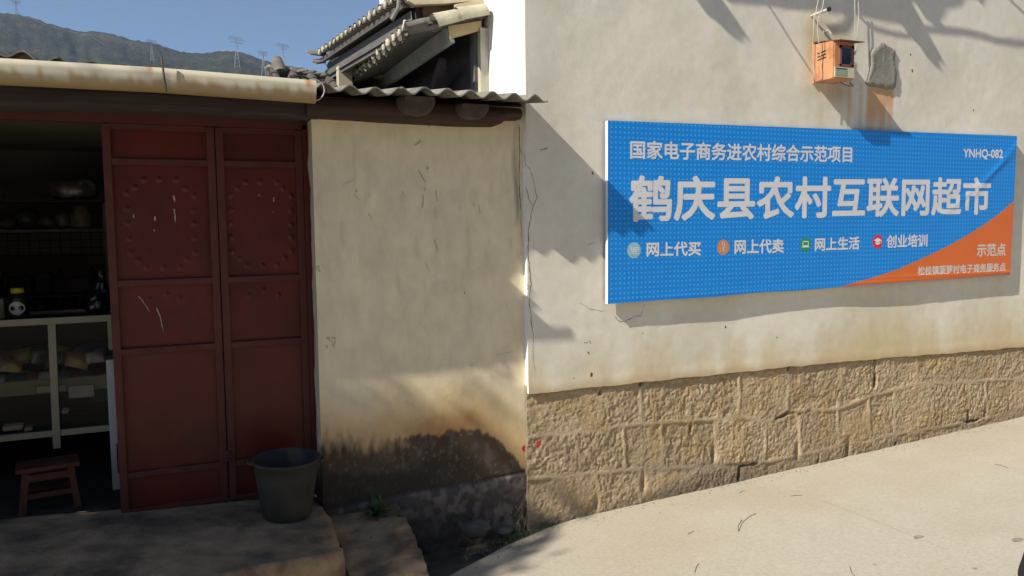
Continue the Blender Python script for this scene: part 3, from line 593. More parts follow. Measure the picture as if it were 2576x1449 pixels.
b = MB(); b.tube([(x1 + 0.004, -DB * .9, z0 + h * .70), (x1 + 0.02, -DB * .9, z0 + h * .70)], 0.012, 8); b.tube([(x1 + 0.012, -DB * .9, z0 + h * .62), (x1 + 0.018, -DB, z0 + h * .78)], 0.004, 6); mbx(b.build('latch', mat('pale_metal', (0.5, 0.45, 0.4), 0.4, 0.1, 9), MBX))
# insulator bar
ib = at(*c7((572, 152)), 0.0); ia = ib
INS = thing('insulator_bar', 'short porcelain insulator bar sticking out of the wall above the meter box', 'insulator', None, tuple(ib))
iy = Vector(ib); ix = Vector((ib[0], -0.17, ib[2] + 0.008)); d_ = ix - iy
prof = []
b = MB(); b.tube([iy + d_ * t for t in (0, .15, .2, .4, .42, .55, .57, .8, 1)], [.008, .008, .012, .012, .009, .009, .011, .011, .010], 12); rel(INS, b.build('porcelain', mat('dirty_porcelain', (0.55, 0.48, 0.42), 0.4, 0.2, 12), INS))
b = MB(); b.tube([ix, ix + Vector((0, -0.012, 0))], 0.017, 12); rel(INS, b.build('hollow_end', M_darkcable, INS))  # dark cap standing in for the shade in the hollow front end
def cable(pts, r, m_, lab, name='cable', group=None, n=6):
    P = [Vector(p) for p in pts]; out = []
    for i in range(len(P) - 1):
        a = P[max(i - 1, 0)]; b0 = P[i]; c0 = P[i + 1]; d0 = P[min(i + 2, len(P) - 1)]
        for k_ in range(n):
            t = k_ / n; out.append(0.5 * ((2 * b0) + (c0 - a) * t + (2 * a - 5 * b0 + 4 * c0 - d0) * t * t + (3 * b0 - a - 3 * c0 + d0) * t ** 3))
    out.append(P[-1]); b = MB(); b.tube(out, r, 6); return tag(b.build(name, m_), lab, 'cable', group)
q = lambda p, Y: tuple(at(*c7(p), Y))
cable([q((655, -60), -.14), q((630, 60), -.14), q((615, 140), -.14), q((602, 170), -.14), q((600, 260), -.15), q((590, 480), -.12), q((612, 745), -.1)], 0.0035, M_cable, 'left drop wire from the insulator down the side of the orange meter box')
cable([q((700, -60), -.10), q((680, 80), -.10), q((655, 140), -.10), q((640, 180), -.10), q((640, 330), -.10), q((668, 540), -.1), q((670, 740), -.1)], 0.0035, M_cable, 'second drop wire crossing the vent slots of the orange meter box')
cable([q((985, -60), -.06), q((985, 60), -.06), q((988, 200), -.06), q((990, 380), -.06)], 0.0035, M_cable, 'left wire of the pair hanging onto the hood of the meter box')
cable([q((1018, -60), -.06), q((1020, 60), -.06), q((1022, 160), -.06), q((1010, 300), -.06), q((1000, 420), -.06), q((985, 545), -.06)], 0.0035, M_cable, 'right wire of the pair ending at the latch of the meter box')
cable([q((850, 770), -.15), q((900, 800), -.15), q((970, 808), -.15), q((940, 780), -.13), q((945, 760), -.1)], 0.003, M_darkcable, 'thin loose wire curling under the meter box')
cable([q((690, 300), -.10), q((730, 290), -.11), q((760, 320), -.12)], 0.012, M_cable, 'short knot of wire added for a shadow above the orange meter box')  # extra cable stub in place of the insulator's knotted shadow
# overhead wires above the frame whose shadows cross the wall
def lifted(pts, o0, o1): return [lift(P2([c2(p)])[0], o0 + (o1 - o0) * i / (len(pts) - 1)) for i, p in enumerate(pts)]
cable(lifted([(1540, 60), (1640, 170), (1760, 205), (1880, 225)], .32, .35), 0.008, M_darkcable, 'service wire slung under the eave of the tall white building')
cable(lifted([(1930, 180), (2060, 188), (2200, 195), (2330, 220), (2450, 255), (2700, 290)], .32, .35), 0.011, M_darkcable, 'thick service cable slung along the eave at far right')
cable(lifted([(1030, 40), (1100, 150), (1180, 280), (1290, 450)], .32, .3), 0.006, M_darkcable, 'stay wire slanting down from the eave of the tall white building')
cable(lifted([(2470, -20), (2530, 40), (2600, 110)], .32, .3), 0.008, M_darkcable, 'short wire end at the right end of the tall eave')
cable(lifted([(1540, 0), (1530, 110), (1490, 180), (1400, 195)], .35, .3), 0.012, M_darkcable, 'looped wire hanging below the eave above the meter box')

# ------------------------------------------------------------------ left shop building
SB = thing('shop_building', 'low shop with red metal doors, cream side wall and corrugated roof', 'building', None, (0.8, 0.05, -0.17))
def sb(o): return rel(SB, o)
YW = 0.05; XE = 0.80; YD = 0.25
c5 = lambda p: (754.7 + 0.3489 * p[0], 943.4 + 0.3489 * p[1])
dk = P2([c5(p) for p in [(150, 430), (250, 470), (400, 500), (600, 470), (750, 450), (1000, 420), (1150, 388), (1290, 400), (1380, 440), (1440, 480), (1490, 530), (1530, 585), (1600, 655), (1680, 690)]], YW)
st = P2([c5(p) for p in [(150, 990), (600, 890), (860, 840), (1270, 770), (1665, 690)]], YW)
xs = np.linspace(XE, XC + 0.002, 170); zs = np.concatenate([np.linspace(-0.75, 0.45, 150), np.linspace(0.455, 2.24, 110)]); X, Z = np.meshgrid(xs, zs)
zd = np.interp(X, [p[0] for p in dk], [p[1] for p in dk]); zst = np.interp(X, [p[0] for p in st], [p[1] for p in st])
n1 = fbm(X * 30, Z * 7, 130, 4); n2 = fbm(X * 3, Z * 3, 131); n3 = fbm(X * 9, Z * 9, 132)
C = np.ones(X.shape + (3,)) * np.array([0.76, 0.66, 0.475])
C = blend(C, 0.5 * ss(0.5, 0.75, n2), (0.70, 0.64, 0.49)); C = blend(C, 0.2 * ss(0.55, 0.75, n3), (0.62, 0.50, 0.33))
C = blend(C, 0.75 * ss(0.42, 0.05, Z - zd + 0.25 * (n2 - 0.5)), (0.66, 0.46, 0.21))
C = blend(C, 0.85 * ss(0.20, 0.02, Z - zd + 0.12 * (n3 - 0.5)) * (0.35 + 0.65 * np.exp(-((X - 1.62) / 0.28) ** 2)), (0.36, 0.17, 0.06))
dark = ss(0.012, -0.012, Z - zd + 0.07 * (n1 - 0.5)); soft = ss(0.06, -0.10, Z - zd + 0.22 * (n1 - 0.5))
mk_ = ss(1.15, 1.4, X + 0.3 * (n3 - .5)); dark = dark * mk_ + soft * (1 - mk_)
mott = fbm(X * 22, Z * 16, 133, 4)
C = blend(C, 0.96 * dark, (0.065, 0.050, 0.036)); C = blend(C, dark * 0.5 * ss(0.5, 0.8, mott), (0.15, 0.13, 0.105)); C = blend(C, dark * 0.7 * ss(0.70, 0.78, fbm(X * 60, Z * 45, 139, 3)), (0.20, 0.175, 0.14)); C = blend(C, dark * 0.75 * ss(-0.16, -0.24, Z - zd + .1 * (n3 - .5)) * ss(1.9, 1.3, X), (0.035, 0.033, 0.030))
stone = ss(0.01, -0.01, Z - zst); C = blend(C, stone * 0.9, (0.085, 0.075, 0.07)); C = blend(C, stone * ss(0.45, 0.7, mott) * 0.6, (0.24, 0.21, 0.19))
wet = ss(-0.18, -0.45, Z) * ss(1.95, 1.2, X + 0.4 * (n3 - 0.5)); C = blend(C, wet * 0.8, (0.045, 0.048, 0.045))
drip = ss(0.03, 0.0, np.abs(X - 2.085 - 0.01 * np.sin(Z * 9))) * ss(1.45, 1.6, Z) * ss(2.3, 1.9, Z) * n1 * 1.6; C = blend(C, 0.55 * drip, (0.14, 0.13, 0.11))
st_ = fbm(X * 24, Z * 5 + X * 3, 134, 2); C = blend(C, 0.12 * ss(0.70, 0.78, st_) * ss(0.9, 1.3, Z) * ss(2.15, 1.9, Z), (0.33, 0.27, 0.17))
def wall_l(X, Z): return YW - (0.012 * (fbm(X * 1.7, Z * 1.7, 135, 3) - 0.5) + 0.003 * (fbm(X * 8, Z * 8, 136, 3) - 0.5)) * ss(XE, XE + 0.06, X)
hg = 0.012 * (fbm(X * 1.7, Z * 1.7, 135, 3) - 0.5) + 0.003 * (fbm(X * 8, Z * 8, 136, 3) - 0.5) + stone * (0.022 * (fbm(X * 16, Z * 16, 137, 3) - 0.5) + 0.016 * (fbm(X * 5, Z * 5, 138, 2) - .5)) - 0.02 * ss(0.012, 0.0, np.abs(Z - zst)) * ss(1.4, 1.7, X)
hg = hg + stone * 0.02
Yp = YW - hg * ss(XE, XE + 0.06, X)
b = MB(); b.grid(np.stack([X, Yp, Z], -1)); cols = [C.reshape(-1, 3)]
# door reveal
yr_ = np.linspace(YW, YD + 0.03, 40); Yg, Zg = np.meshgrid(yr_, zs)
Cr = np.ones(Yg.shape + (3,)) * np.array([0.52, 0.46, 0.34]); cut = YD - 0.07 + 0.045 * (fbm(Zg * 7, Zg * 0, 140, 4) - 0.5) * 2
Cr = blend(Cr, ss(-0.004, 0.004, Yg - cut), (0.12, 0.018, 0.012)); Cr = blend(Cr, 0.9 * ss(0.15, -0.1, Zg), (0.07, 0.06, 0.05))
edge_w = np.interp(Zg, zs, Yp[:, 0])
b.grid(np.stack([XE + 0.012 * (fbm(Zg * 2, Zg * 0, 141) - 0.5) * ss(YW, YW + .05, Yg), np.where(Yg == YW, edge_w, Yg), Zg], -1)[:, ::-1]); cols.append(Cr[:, ::-1].reshape(-1, 3))
sb(b.build('wall', M_plaster2, SB, col=np.concatenate(cols)))
def lip_blob(c, r): return blob(c, r, YW - 0.012, 'red_paint_mark', SB, M_redp)

sb(chip(P2([(1319, 1127)], YW)[0], 0.030, wall_l, M_redp, 'red_paint_mark', SB, 0.002))
# thin plaster edge that peels at the corner and a drip crack
b = ribbon(jag(P2([(1305, 315), (1307, 380), (1306, 450), (1309, 520), (1312, 600)], YW), 6, 0.003), 0.004, wall_l); sb(b.build('crack', M_crack, SB))
b = ribbon(jag(P2([(1323, 470), (1330, 500), (1342, 520)], 0), 6, 0.003), 0.004, wall_r); rb(b.build('crack', M_crack, RB))
# scuff marks on the cream wall
cwl = lambda p: ((1200 + p[0] * 0.8278) / 1.59, (400 + p[1] * 0.8278) / 1.59)
M_scuff = mat('scuff_mark', (0.52, 0.44, 0.29), 1, 0.2, 30)
for (ax, ay, bx_, by_, wd) in [(555, 220, 585, 195, .016), (262, 455, 290, 485, .010), (492, 440, 508, 470, .010), (572, 340, 605, 400, .009), (600, 420, 602, 440, .014), (655, 435, 665, 490, .010), (648, 675, 665, 735, .010), (605, 785, 625, 830, .007), (595, 455, 590, 520, .012), (865, 505, 870, 550, .006), (770, 510, 775, 535, .005), (838, 490, 842, 515, .005), (620, 320, 612, 335, .018), (330, 545, 350, 580, .005), (998, 985, 1000, 1000, .007), (615, 120, 625, 132, .012), (945, 1232, 1030, 1215, .003), (205, 410, 260, 385, .003), (692, 1258, 700, 1252, .007), (825, 1280, 835, 1285, .006), (85, 800, 95, 830, .02)]:
    p_, q_ = P2([cwl((ax, ay)), cwl((bx_, by_))], YW); rb_ = ribbon([p_, ((p_[0] + q_[0]) / 2 + random.uniform(-.004, .004), (p_[1] + q_[1]) / 2), q_], wd * .8, wall_l, False); sb(rb_.build('scuff_mark', M_scuff, SB))
b = MB()
for _ in range(26):
    c = P2([cwl((150 + random.uniform(-22, 22), 1175 + random.uniform(-30, 30)))], YW)[0]; yv = float(wall_l(np.array(c[0]), np.array(c[1]))) - .0015
    b.add([(c[0] + .005 * math.cos(a), yv, c[1] + .006 * math.sin(a)) for a in (1, 2, 3, 4, 5)], [(0, 1, 2, 3, 4)])
o = b.build('stamp_smudge', M_scuff, SB); o['kind'] = 'stuff'; sb(o)

# room behind the doors: solid walls, ceiling, floor
b = MB()
b.box((-1.9, 3.2, -0.3), (2.1, 3.3, 2.6)); b.box((-2.0, 0.3, -0.3), (-1.9, 3.3, 2.6)); b.box((0.86, 0.32, -0.3), (0.96, 3.2, 2.2)); b.box((-2.0, 0.32, 2.16), (2.1, 3.3, 2.2))
sb(b.build('inner_wall', M_room, SB))
b = MB(); b.box((-2.6, 0.05, -0.7), (-1.45, 0.3, 2.24)); sb(b.build('wall', M_plaster2, SB, col=np.tile([0.5, 0.44, 0.32], (8, 1))))
xs = np.linspace(-1.9, 0.9, 40); ys = np.linspace(0.30, 3.2, 40); X, Y = np.meshgrid(xs, ys)
b = MB(); b.grid(np.stack([X, Y, -0.118 - 0.06 * X + 0.01 * (fbm(X * 2, Y * 2, 150) - 0.5)], -1)); sb(b.build('floor', mat('dark_floor', (0.03, 0.027, 0.025), 0.9, 0.3, 5, 0.4, 40), SB))

# beams over the door and over the cream wall
def beam(pts_top, pts_bot, y0, y1, m_, name, n=40, rnd=0.0):
    xs = np.linspace(pts_top[0][0], pts_top[-1][0], n); zt_ = np.interp(xs, [p[0] for p in pts_top], [p[1] for p in pts_top]); zb_ = np.interp(xs, [p[0] for p in pts_bot], [p[1] for p in pts_bot])
    rows = []
    prof = [(1, 1), (0.97, 0.0 + rnd * .1), (0.75, -rnd * .6), (0.5, -rnd), (0.25, -rnd * .6), (0.03, rnd * .1), (0, 1)]
    for v, yy in prof:
        y_ = y1 if yy == 1 else y0 + yy
        rows.append(np.stack([xs, np.full(n, y_) + (0.006 * (fbm(xs * 6, xs * 0 + v * 3, 155) - 0.5) if yy != 1 else 0), zb_ + (zt_ - zb_) * v + 0.008 * (fbm(xs * 8, xs * 0 + v, 156) - .5)], -1))
    b = MB(); b.grid(np.array(rows)[::-1]); L_ = [tuple(r_[0]) for r_ in rows]; R_ = [tuple(r_[-1]) for r_ in rows]; b.add(L_, [tuple(range(len(L_)))]); b.add(R_, [tuple(range(len(R_)))[::-1]]); return sb(b.build(name, m_, SB))
beam(P2([(-60, 205), (800, 255)], -0.02), P2([(-60, 262), (400, 272), (782, 297)], -0.02), -0.02, 0.3, M_drywood, 'lintel_beam')
beam(P2([(770, 240), (1000, 250), (1310, 272)], -0.04), P2([(770, 295), (900, 300), (1000, 308), (1150, 315), (1255, 318), (1275, 300)], -0.04), -0.04, 0.2, M_brownwood, 'wall_beam', rnd=0.03)
beam([(XE, 2.26), (XC - 0.005, 2.26)], [(XE, 2.19), (XC - 0.005, 2.19)], 0.06, 0.3, M_drywood, 'wall_plate')
# log ends under the sheets
for (cx_, cy_, r_, y_) in ((1056, 247, 0.098, -0.20), (1196, 262, 0.092, -0.16)):
    c = at(cx_, cy_, y_); c[2] = c[2] if r_ > .095 else c[2]
    b = MB(); n = 24; ring0 = []
    for yy, k_ in ((0, .9), (0.02, 1), (0.6, 1.0), (1.2, 1.0)):
        for j in range(n):
            a = 2 * math.pi * j / n + .13; rr = r_ * k_ * (1 + 0.05 * math.sin(3 * a + r_ * 99) + 0.03 * math.cos(5 * a)) 
            ring0.append((c[0] + rr * math.cos(a), y_ + yy, min(c[2] + rr * math.sin(a), 2.232 - (.02 if c[0] > 1.5 else 0)) + 0.05 * yy))
    b.add(ring0, [(i * n + j, i * n + (j + 1) % n, (i + 1) * n + (j + 1) % n, (i + 1) * n + j) for i in range(3) for j in range(n)], True); b.add(ring0[:n], [tuple(range(n))]); sb(b.build('log_end', M_log, SB))
# corrugated roof
PER = 0.1375; CR0 = 2.06; SL = math.tan(R(7.0))
ye = -0.30
xs = np.arange(-2.4, 2.149, 0.0105); ph = (xs - CR0) / PER * 2 * math.pi
amp = 0.0195
ys = np.array([0, 0.02, 0.3, 0.7, 1.3, 2.2, 3.4]); X, Yq = np.meshgrid(xs, ys)
prof = amp * (np.cos((X - CR0) / PER * 2 * math.pi)); zc = np.interp(X, [-2.4, -0.63, -0.38, 0.04, 0.85, 1.0, 1.12, 1.39, 2.06], [2.34, 2.32, 2.285, 2.285, 2.268, 2.26, 2.258, 2.272, 2.266]) - 0.019 - 0.022 * ss(0.80, 0.70, X) + 0.016 * ss(0.45, -0.35, X)
wv = 0.008 * (vn(X * 1.1, X * 0, 160) - 0.5)
Zt = zc + prof + Yq * SL + wv; eyx = ye - 0.115 * ss(0.74, 0.70, X) + 0.012 * np.sin(np.floor((X - CR0) / (PER * 6)) * 2.1)
Pt = np.stack([X, eyx + Yq, Zt], -1); Pb = Pt.copy(); Pb[..., 2] -= 0.008
b = MB(); b.grid(Pt); b.grid(Pb[::-1]); b.grid(np.stack([Pb[0], Pt[0]], 0), False); b.grid(np.stack([Pt[:, -1], Pb[:, -1]], 0)[:, :], False)
sb(b.build('corrugated_roof', M_fc, SB))
# overlap sheet lip
# gutter
gx = np.linspace(-1.9, 0.745, 130); ga = np.linspace(R(-178), R(0), 22)
topz = np.interp(gx, [-1.9, -0.65, 0.03, 0.74], [2.252, 2.245, 2.247, 2.232]) ; GR = 0.055; gy = -0.402
G = np.zeros((len(ga), len(gx), 3)); Cg = np.zeros((len(ga), len(gx), 3)); Rr = 0.052
for i, a in enumerate(ga):
    cyv = gy + GR * math.cos(a); G[i, :, 0] = gx; G[i, :, 1] = cyv; G[i, :, 2] = topz - 0.034 + (GR + 0.012) * math.sin(a)
# front lip rises above centre
G2 = np.zeros((3, len(gx), 3))
for i, (dy, dz) in enumerate(((-GR + 0.010, 0.008), (-GR + 0.002, 0.006), (-GR, -0.034 + 0.016))): G2[i, :, 0] = gx; G2[i, :, 1] = gy + dy; G2[i, :, 2] = topz + dz - 0.0
G2[0, :, 2] = topz + 0.004; G = np.concatenate([G2, G[0:]], 0)
rn = fbm(gx * 60, gx * 0, 170, 3); zrel = (G[..., 2] - topz[None, :])
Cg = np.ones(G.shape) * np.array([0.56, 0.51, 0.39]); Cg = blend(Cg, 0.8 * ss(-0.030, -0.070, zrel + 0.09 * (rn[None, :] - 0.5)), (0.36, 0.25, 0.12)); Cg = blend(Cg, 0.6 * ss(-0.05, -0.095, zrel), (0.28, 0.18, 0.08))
for gxx in (-0.04, 0.705): Cg = blend(Cg, 0.9 * np.exp(-((G[..., 0] - gxx - 0.10 * zrel) / 0.011) ** 2) * ss(-0.05, -0.0, zrel) + 0.5 * np.exp(-((G[..., 0] - gxx - 0.015) / 0.006) ** 2), (0.42, 0.12, 0.03))
# joint: left piece slightly fatter
G[..., 1] -= np.where(gx < 0.032, 0.004, 0)[None, :]
b = MB(); b.grid(G); Gi = G.copy(); Gi[..., 1] += (gy - G[..., 1]) * 0.06; Gi[..., 2] += 0.004; b.grid(Gi[::-1])
b.grid(np.stack([G[:, -1], Gi[:, -1]], 1), False)
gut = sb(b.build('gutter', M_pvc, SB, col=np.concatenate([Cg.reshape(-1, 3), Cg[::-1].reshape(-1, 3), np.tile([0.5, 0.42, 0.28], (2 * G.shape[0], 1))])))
b = MB(); pr = [at(406, 142, -.478), at(409, 165, -.478), at(411, 180, -.478), at(413, 200, -.480), at(417, 218, -.470), at(418, 232, -.455)]
b.tube([Vector(p) for p in pr], [0.005, 0.005, 0.005, 0.006, 0.005, 0.004], 8); o = b.build('gutter_hook', mat('rusty_rod', (0.10, 0.08, 0.06), 0.7, 0.3, 30), gut)
# cable loops at the end of the gutter
lp = [at(790 + 28 * math.sin(a) - 2, 227 - 27 * math.cos(a), -.36) for a in np.linspace(-0.5, 3.3, 14)]
cable([tuple(p) for p in lp], 0.0035, mat('pale_cable', (0.45, 0.43, 0.45), 0.5, 0.1, 9), 'pale cable loop sticking out at the right end of the gutter', n=3)
lp = [at(752 + 30 * math.sin(a), 208 - 16 * math.cos(a), -.2) for a in np.linspace(-1.6, 1.6, 10)]
cable([tuple(p) for p in lp], 0.006, M_darkcable, 'black cable loop lying on the sheets behind the gutter end', n=3)

# red metal doors
DR = []
ztop = 2.065
RZ = [at(320, y, YD)[2] for y in (407, 713, 885, 1197)]
c_door = lambda p: (251.6 + 0.2822 * p[0], 377.4 + 0.2822 * p[1])
bossL = [(238, 385), (310, 330), (390, 265), (520, 262), (680, 265), (765, 345), (838, 405), (835, 540), (835, 655), (843, 785), (848, 915), (775, 975), (710, 1045), (570, 1052), (418, 1052), (345, 990), (272, 920), (265, 790), (250, 655), (243, 525), (440, 1335), (597, 1290), (715, 1325)]
bossR = [(1162, 400), (1222, 340), (1300, 285), (1428, 285), (1575, 285), (1632, 340), (1702, 405), (1702, 540), (1702, 660), (1705, 775), (1705, 895), (1645, 960), (1580, 1025), (1445, 1027), (1310, 1025), (1245, 965), (1180, 905), (1170, 775), (1165, 650), (1165, 535), (1330, 1295), (1455, 1245), (1590, 1295)]
def leaf(x0, x1, zb0, zb1, boss, lab, swing):
    d_ = sb(MB().add([(x0, YD + .02, zb0), (x1, YD + .02, zb1), (x1, YD + .02, ztop), (x0, YD + .02, ztop)], [(0, 1, 2, 3)]).build('door', M_red, SB, label=lab))
    # dished sheet with bosses
    nx, nz = 90, 330; U, Vq = np.meshgrid(np.linspace(0, 1, nx), np.linspace(0, 1, nz)); X = x0 + (x1 - x0) * U; zb_ = zb0 + (zb1 - zb0) * U; Z = zb_ + (ztop - zb_) * Vq
    Yd_ = YD + 0.012 + 0.004 * (fbm(X * 3, Z * 3, 180) - 0.5) * 2
    for p in boss:
        q_ = at(*c_door(p), YD + .01); rr = np.hypot(X - q_[0], Z - q_[2]) / 0.0145; Yd_ = Yd_ - 0.0075 * np.sqrt(np.clip(1 - rr * rr, 0, 1))
    me = d_.data; b = MB(); b.grid(np.stack([X, Yd_, Z], -1)); b.add([(x0, YD + .03, zb0), (x1, YD + .03, zb1), (x1, YD + .03, ztop), (x0, YD + .03, ztop)], [(0, 3, 2, 1)])
    me.clear_geometry(); me.from_pydata(b.v, [], b.f); me.polygons.foreach_set('use_smooth', b.sm); me.update()
    f = MB(); wv = 0.042
    f.box((x0, YD - 0.016, zb0 - .004), (x0 + wv, YD + 0.016, ztop), bev=0.003); f.box((x1 - wv, YD - 0.016, zb1), (x1, YD + 0.016, ztop), bev=0.003)
    for z in RZ: f.box((x0 + wv - .002, YD - 0.013, z - 0.018), (x1 - wv + .002, YD + 0.016, z + 0.018), bev=0.003)
    f.box((x0 + wv, YD - 0.013, ztop - 0.03), (x1 - wv, YD + 0.016, ztop + .002)); f.bar((x0 + wv, YD, zb0 + .014), (x1 - wv, YD, zb1 + .014), 0.028, 0.028)
    o = f.build('door_frame', M_redframe, d_)
    return d_
XM = 0.285
dL = leaf(-0.292, XM - 0.003, -0.122, -0.118, bossL, 'left red metal door leaf with a ring of bosses and white scratches', 0)
dR = leaf(XM + 0.003, 0.775, -0.118, -0.15, bossR, 'right red metal door leaf with a ring of bosses, behind the bucket', 0)
M_chip = mat('bare_paint_chip', (0.40, 0.33, 0.30), 0.8, 0.1, 20)
def scratch(d_, pts, wd):
    P_ = [at(*c_door(p), YD) for p in pts]; b = ribbon(jag([(p[0], p[2]) for p in P_], 4, 0.0015), wd, YD + 0.004); o = b.build('paint_scratch', M_chip, d_)
for pts, wd in (([(655, 405), (662, 435), (668, 462)], .008), ([(298, 570), (302, 608)], .006), ([(490, 592), (490, 632)], .008), ([(658, 525), (668, 580), (672, 645)], .006), ([(483, 708), (484, 730)], .005), ([(345, 1305), (380, 1345), (445, 1449)], .005), ([(505, 1410), (540, 1500), (565, 1630)], .005), ([(100, 2000 - 110), (104, 2100 - 110)], .006)): scratch(dL, pts, wd)
for pts, wd in (([(1415, 395), (1418, 415)], .006), ([(1550, 420), (1549, 465)], .006), ([(1545, 547), (1546, 553)], .004)): scratch(dR, pts, wd)
bz_ = at(552, 1148, YD)[2]; b = MB(); b.box((XM - .03, YD - .03, bz_ - .03), (XM + .012, YD - .016, bz_ + .035), bev=.004); b.tube([(XM - .06, YD - .03, bz_), (XM + .03, YD - .03, bz_)], .006, 8); o = b.build('bolt', M_redframe, dL)
b = MB(); b.box((0.776, YD - 0.02, -0.16), (0.812, YD + 0.03, ztop + .03)); b.box((-1.6, YD - 0.02, ztop + 0.004), (0.812, YD + 0.03, ztop + 0.085)); sb(b.build('door_surround', M_redframe, SB))

# ------------------------------------------------------------------ shop interior
gl = bpy.data.materials.new('counter_glass'); gl.use_nodes = True; t = gl.node_tree; pbs = t.nodes['Principled BSDF']
tr = t.nodes.new('ShaderNodeBsdfTransparent'); mxs = t.nodes.new('ShaderNodeMixShader'); fr = t.nodes.new('ShaderNodeFresnel'); fr.inputs[0].default_value = 1.13
gs = t.nodes.new('ShaderNodeBsdfGlossy'); gs.inputs['Roughness'].default_value = 0.03
t.links.new(fr.outputs[0], mxs.inputs[0]); t.links.new(tr.outputs[0], mxs.inputs[1]); t.links.new(gs.outputs[0], mxs.inputs[2]); t.links.new(mxs.outputs[0], t.nodes['Material Output'].inputs[0])
YC = 0.8; cz1 = 0.945; cz0 = 0.26; cx0, cx1 = -1.75, -0.325
CT = thing('glass_counter', 'glass display counter with cream frame just inside the open doorway', 'counter', None, (cx1, YC, -0.1))
M_cream = mat('cream_frame', (0.34, 0.31, 0.21), 0.6, 0.06, 10)
def ct(o): return rel(CT, o)
b = MB(); b.bar((cx0, YC, cz1), (cx1, YC, cz1), 0.03, 0.038); b.bar((cx0, YC, cz0), (cx1, YC, cz0), 0.025, 0.035); b.bar((cx0, YC + .5, cz1), (cx1, YC + .5, cz1), 0.03, 0.03); b.bar((cx0, YC + .5, cz0), (cx1, YC + .5, cz0), 0.03, 0.03)
for xx, yy in ((cx1 - .012, YC + .01), (cx1 - .012, YC + .5), (cx0, YC), (cx0, YC + .5)): b.bar((xx, yy, -0.1), (xx, yy, cz1 - .02), 0.022, 0.022)
ct(b.build('frame', M_cream, CT))
pt = at(124, 822, YC - .02); pb_ = at(145, 1078, YC - .02); b = MB(); b.bar((pt[0] + 0.012, YC - .012, cz1 - .018), (pb_[0] - 0.010, YC - .012, 0.17), 0.040, 0.02, (0, 1, 0)); ct(b.build('post', M_cream, CT))
b = MB(); b.box((cx0, YC + 0.004, cz0 + .018), (cx1 - .02, YC + 0.008, cz1 - .02)); b.box((cx0, YC + .02, cz1 + .002), (cx1, YC + .5, cz1 + .008)); ct(b.build('glass_pane', gl, CT))
b = MB(); b.box((cx0, YC + .03, cz0 + .0), (cx1 - .03, YC + .48, cz0 + 0.012)); ct(b.build('shelf', mat('dark_shelf', (0.045, 0.038, 0.03), 0.7, 0.2, 8), CT))
b = MB(); b.box((cx0, YC + .06, 0.545), (cx1 - .03, YC + .48, 0.56)); ct(b.build('shelf', mat('pale_shelf', (0.22, 0.20, 0.11), 0.7, 0.1, 8), CT))
b = MB(); b.box((cx0, YC + .04, 0.50), (cx1 - .03, YC + .055, 0.585)); ct(b.build('shelf_front', mat('olive_board', (0.13, 0.12, 0.06), 0.7, 0.2, 6), CT))
cols_ = [(0.35, 0.35, 0.33), (0.22, 0.15, 0.04), (0.03, 0.04, 0.06), (0.09, 0.03, 0.02), (0.30, 0.27, 0.2), (0.03, 0.04, 0.03)]
def packet_mesh(sd, w_, h_, d_):
    rn = random.Random(sd); b = MB(); nx, ny = 7, 6; top = np.zeros((ny, nx, 3)); bot = np.zeros((ny, nx, 3))
    for i in range(ny):
        for j in range(nx):
            u = j / (nx - 1) * 2 - 1; v = i / (ny - 1) * 2 - 1; hgt_ = d_ * max(0, (1 - u ** 4) * (1 - v ** 4)) * (0.7 + .6 * rn.random())
            top[i, j] = (u * w_ / 2, v * h_ / 2, hgt_); bot[i, j] = (u * w_ / 2, v * h_ / 2, 0)
    b.grid(top); b.grid(bot[::-1]); return b
protos = []
for i, c in enumerate(cols_):
    o = packet_mesh(i, 0.13, 0.10, 0.035).build('snack_packet', mat('packet_foil_%d' % i, c, 0.3, 0.3, 25, 0.4, 40, spec=0.6)); protos.append(o)
    tag(o, 'small shiny wrapped packet in the pile inside the glass counter', 'packet', 'packets inside the glass counter')
rn = random.Random(4); k = 0
for lay in range(3):
    for i in range(9):
        o = protos[k] if k < 6 else protos[rn.randrange(6)].copy()
        if k >= 6: COL.objects.link(o)
        o.location = (-0.98 + 0.066 * i + rn.uniform(-.02, .02), YC + 0.18 + rn.uniform(-.05, .2), 0.563 + 0.04 * lay + rn.uniform(0, .01)); o.rotation_euler = (R(rn.uniform(20, 75)), R(rn.uniform(-20, 20)), R(rn.uniform(-30, 30))); k += 1
        if lay: o.location.z += .06
for i, (a_, c_) in enumerate((((95, 1012 - 14), (170, 1020 - 14)),)): pass
for (u0, u1, v0, v1, lab) in ((240, 425, 460, 518, 'left pale paper box on the olive board in the glass counter'), (445, 605, 460, 552, 'right pale paper box on the olive board in the glass counter')):
    a_ = at(.3906 * u0, 786 + .3906 * v1, YC + .03); c_ = at(.3906 * u1, 786 + .3906 * v0, YC + .03)
    b = MB(); b.box((a_[0], YC + .012, a_[2]), (c_[0], YC + .036, c_[2]), bev=0.003); tag(b.build('paper_box', mat('pale_carton', (0.22, 0.20, 0.15), 0.8, 0.1, 12)), lab, 'box')
for (u0, u1, v0, v1, lab, cc) in ((20, 150, 715, 765, 'rounded pale pack on the counter floor near the left edge of the photo', (.3, .22, .17)), (160, 215, 730, 765, 'small tan pack beside the rounded pack on the counter floor', (.3, .24, .16)), (400, 445, 620, 650, 'small grey pack hanging behind the counter post', (.35, .33, .3)), (600, 690, 420, 570, 'dark pack leaning at the right end inside the glass counter', (.03, .03, .03))):
    a_ = at(.3906 * u0, 786 + .3906 * v1, YC + .1); c_ = at(.3906 * u1, 786 + .3906 * v0, YC + .1); b = MB(); b.box((a_[0], YC + .07, a_[2]), (c_[0], YC + .15, c_[2]), bev=0.012); tag(b.build('small_pack', mat('pack_%d' % u0, cc, 0.7, 0.15, 12)), lab, 'pack')
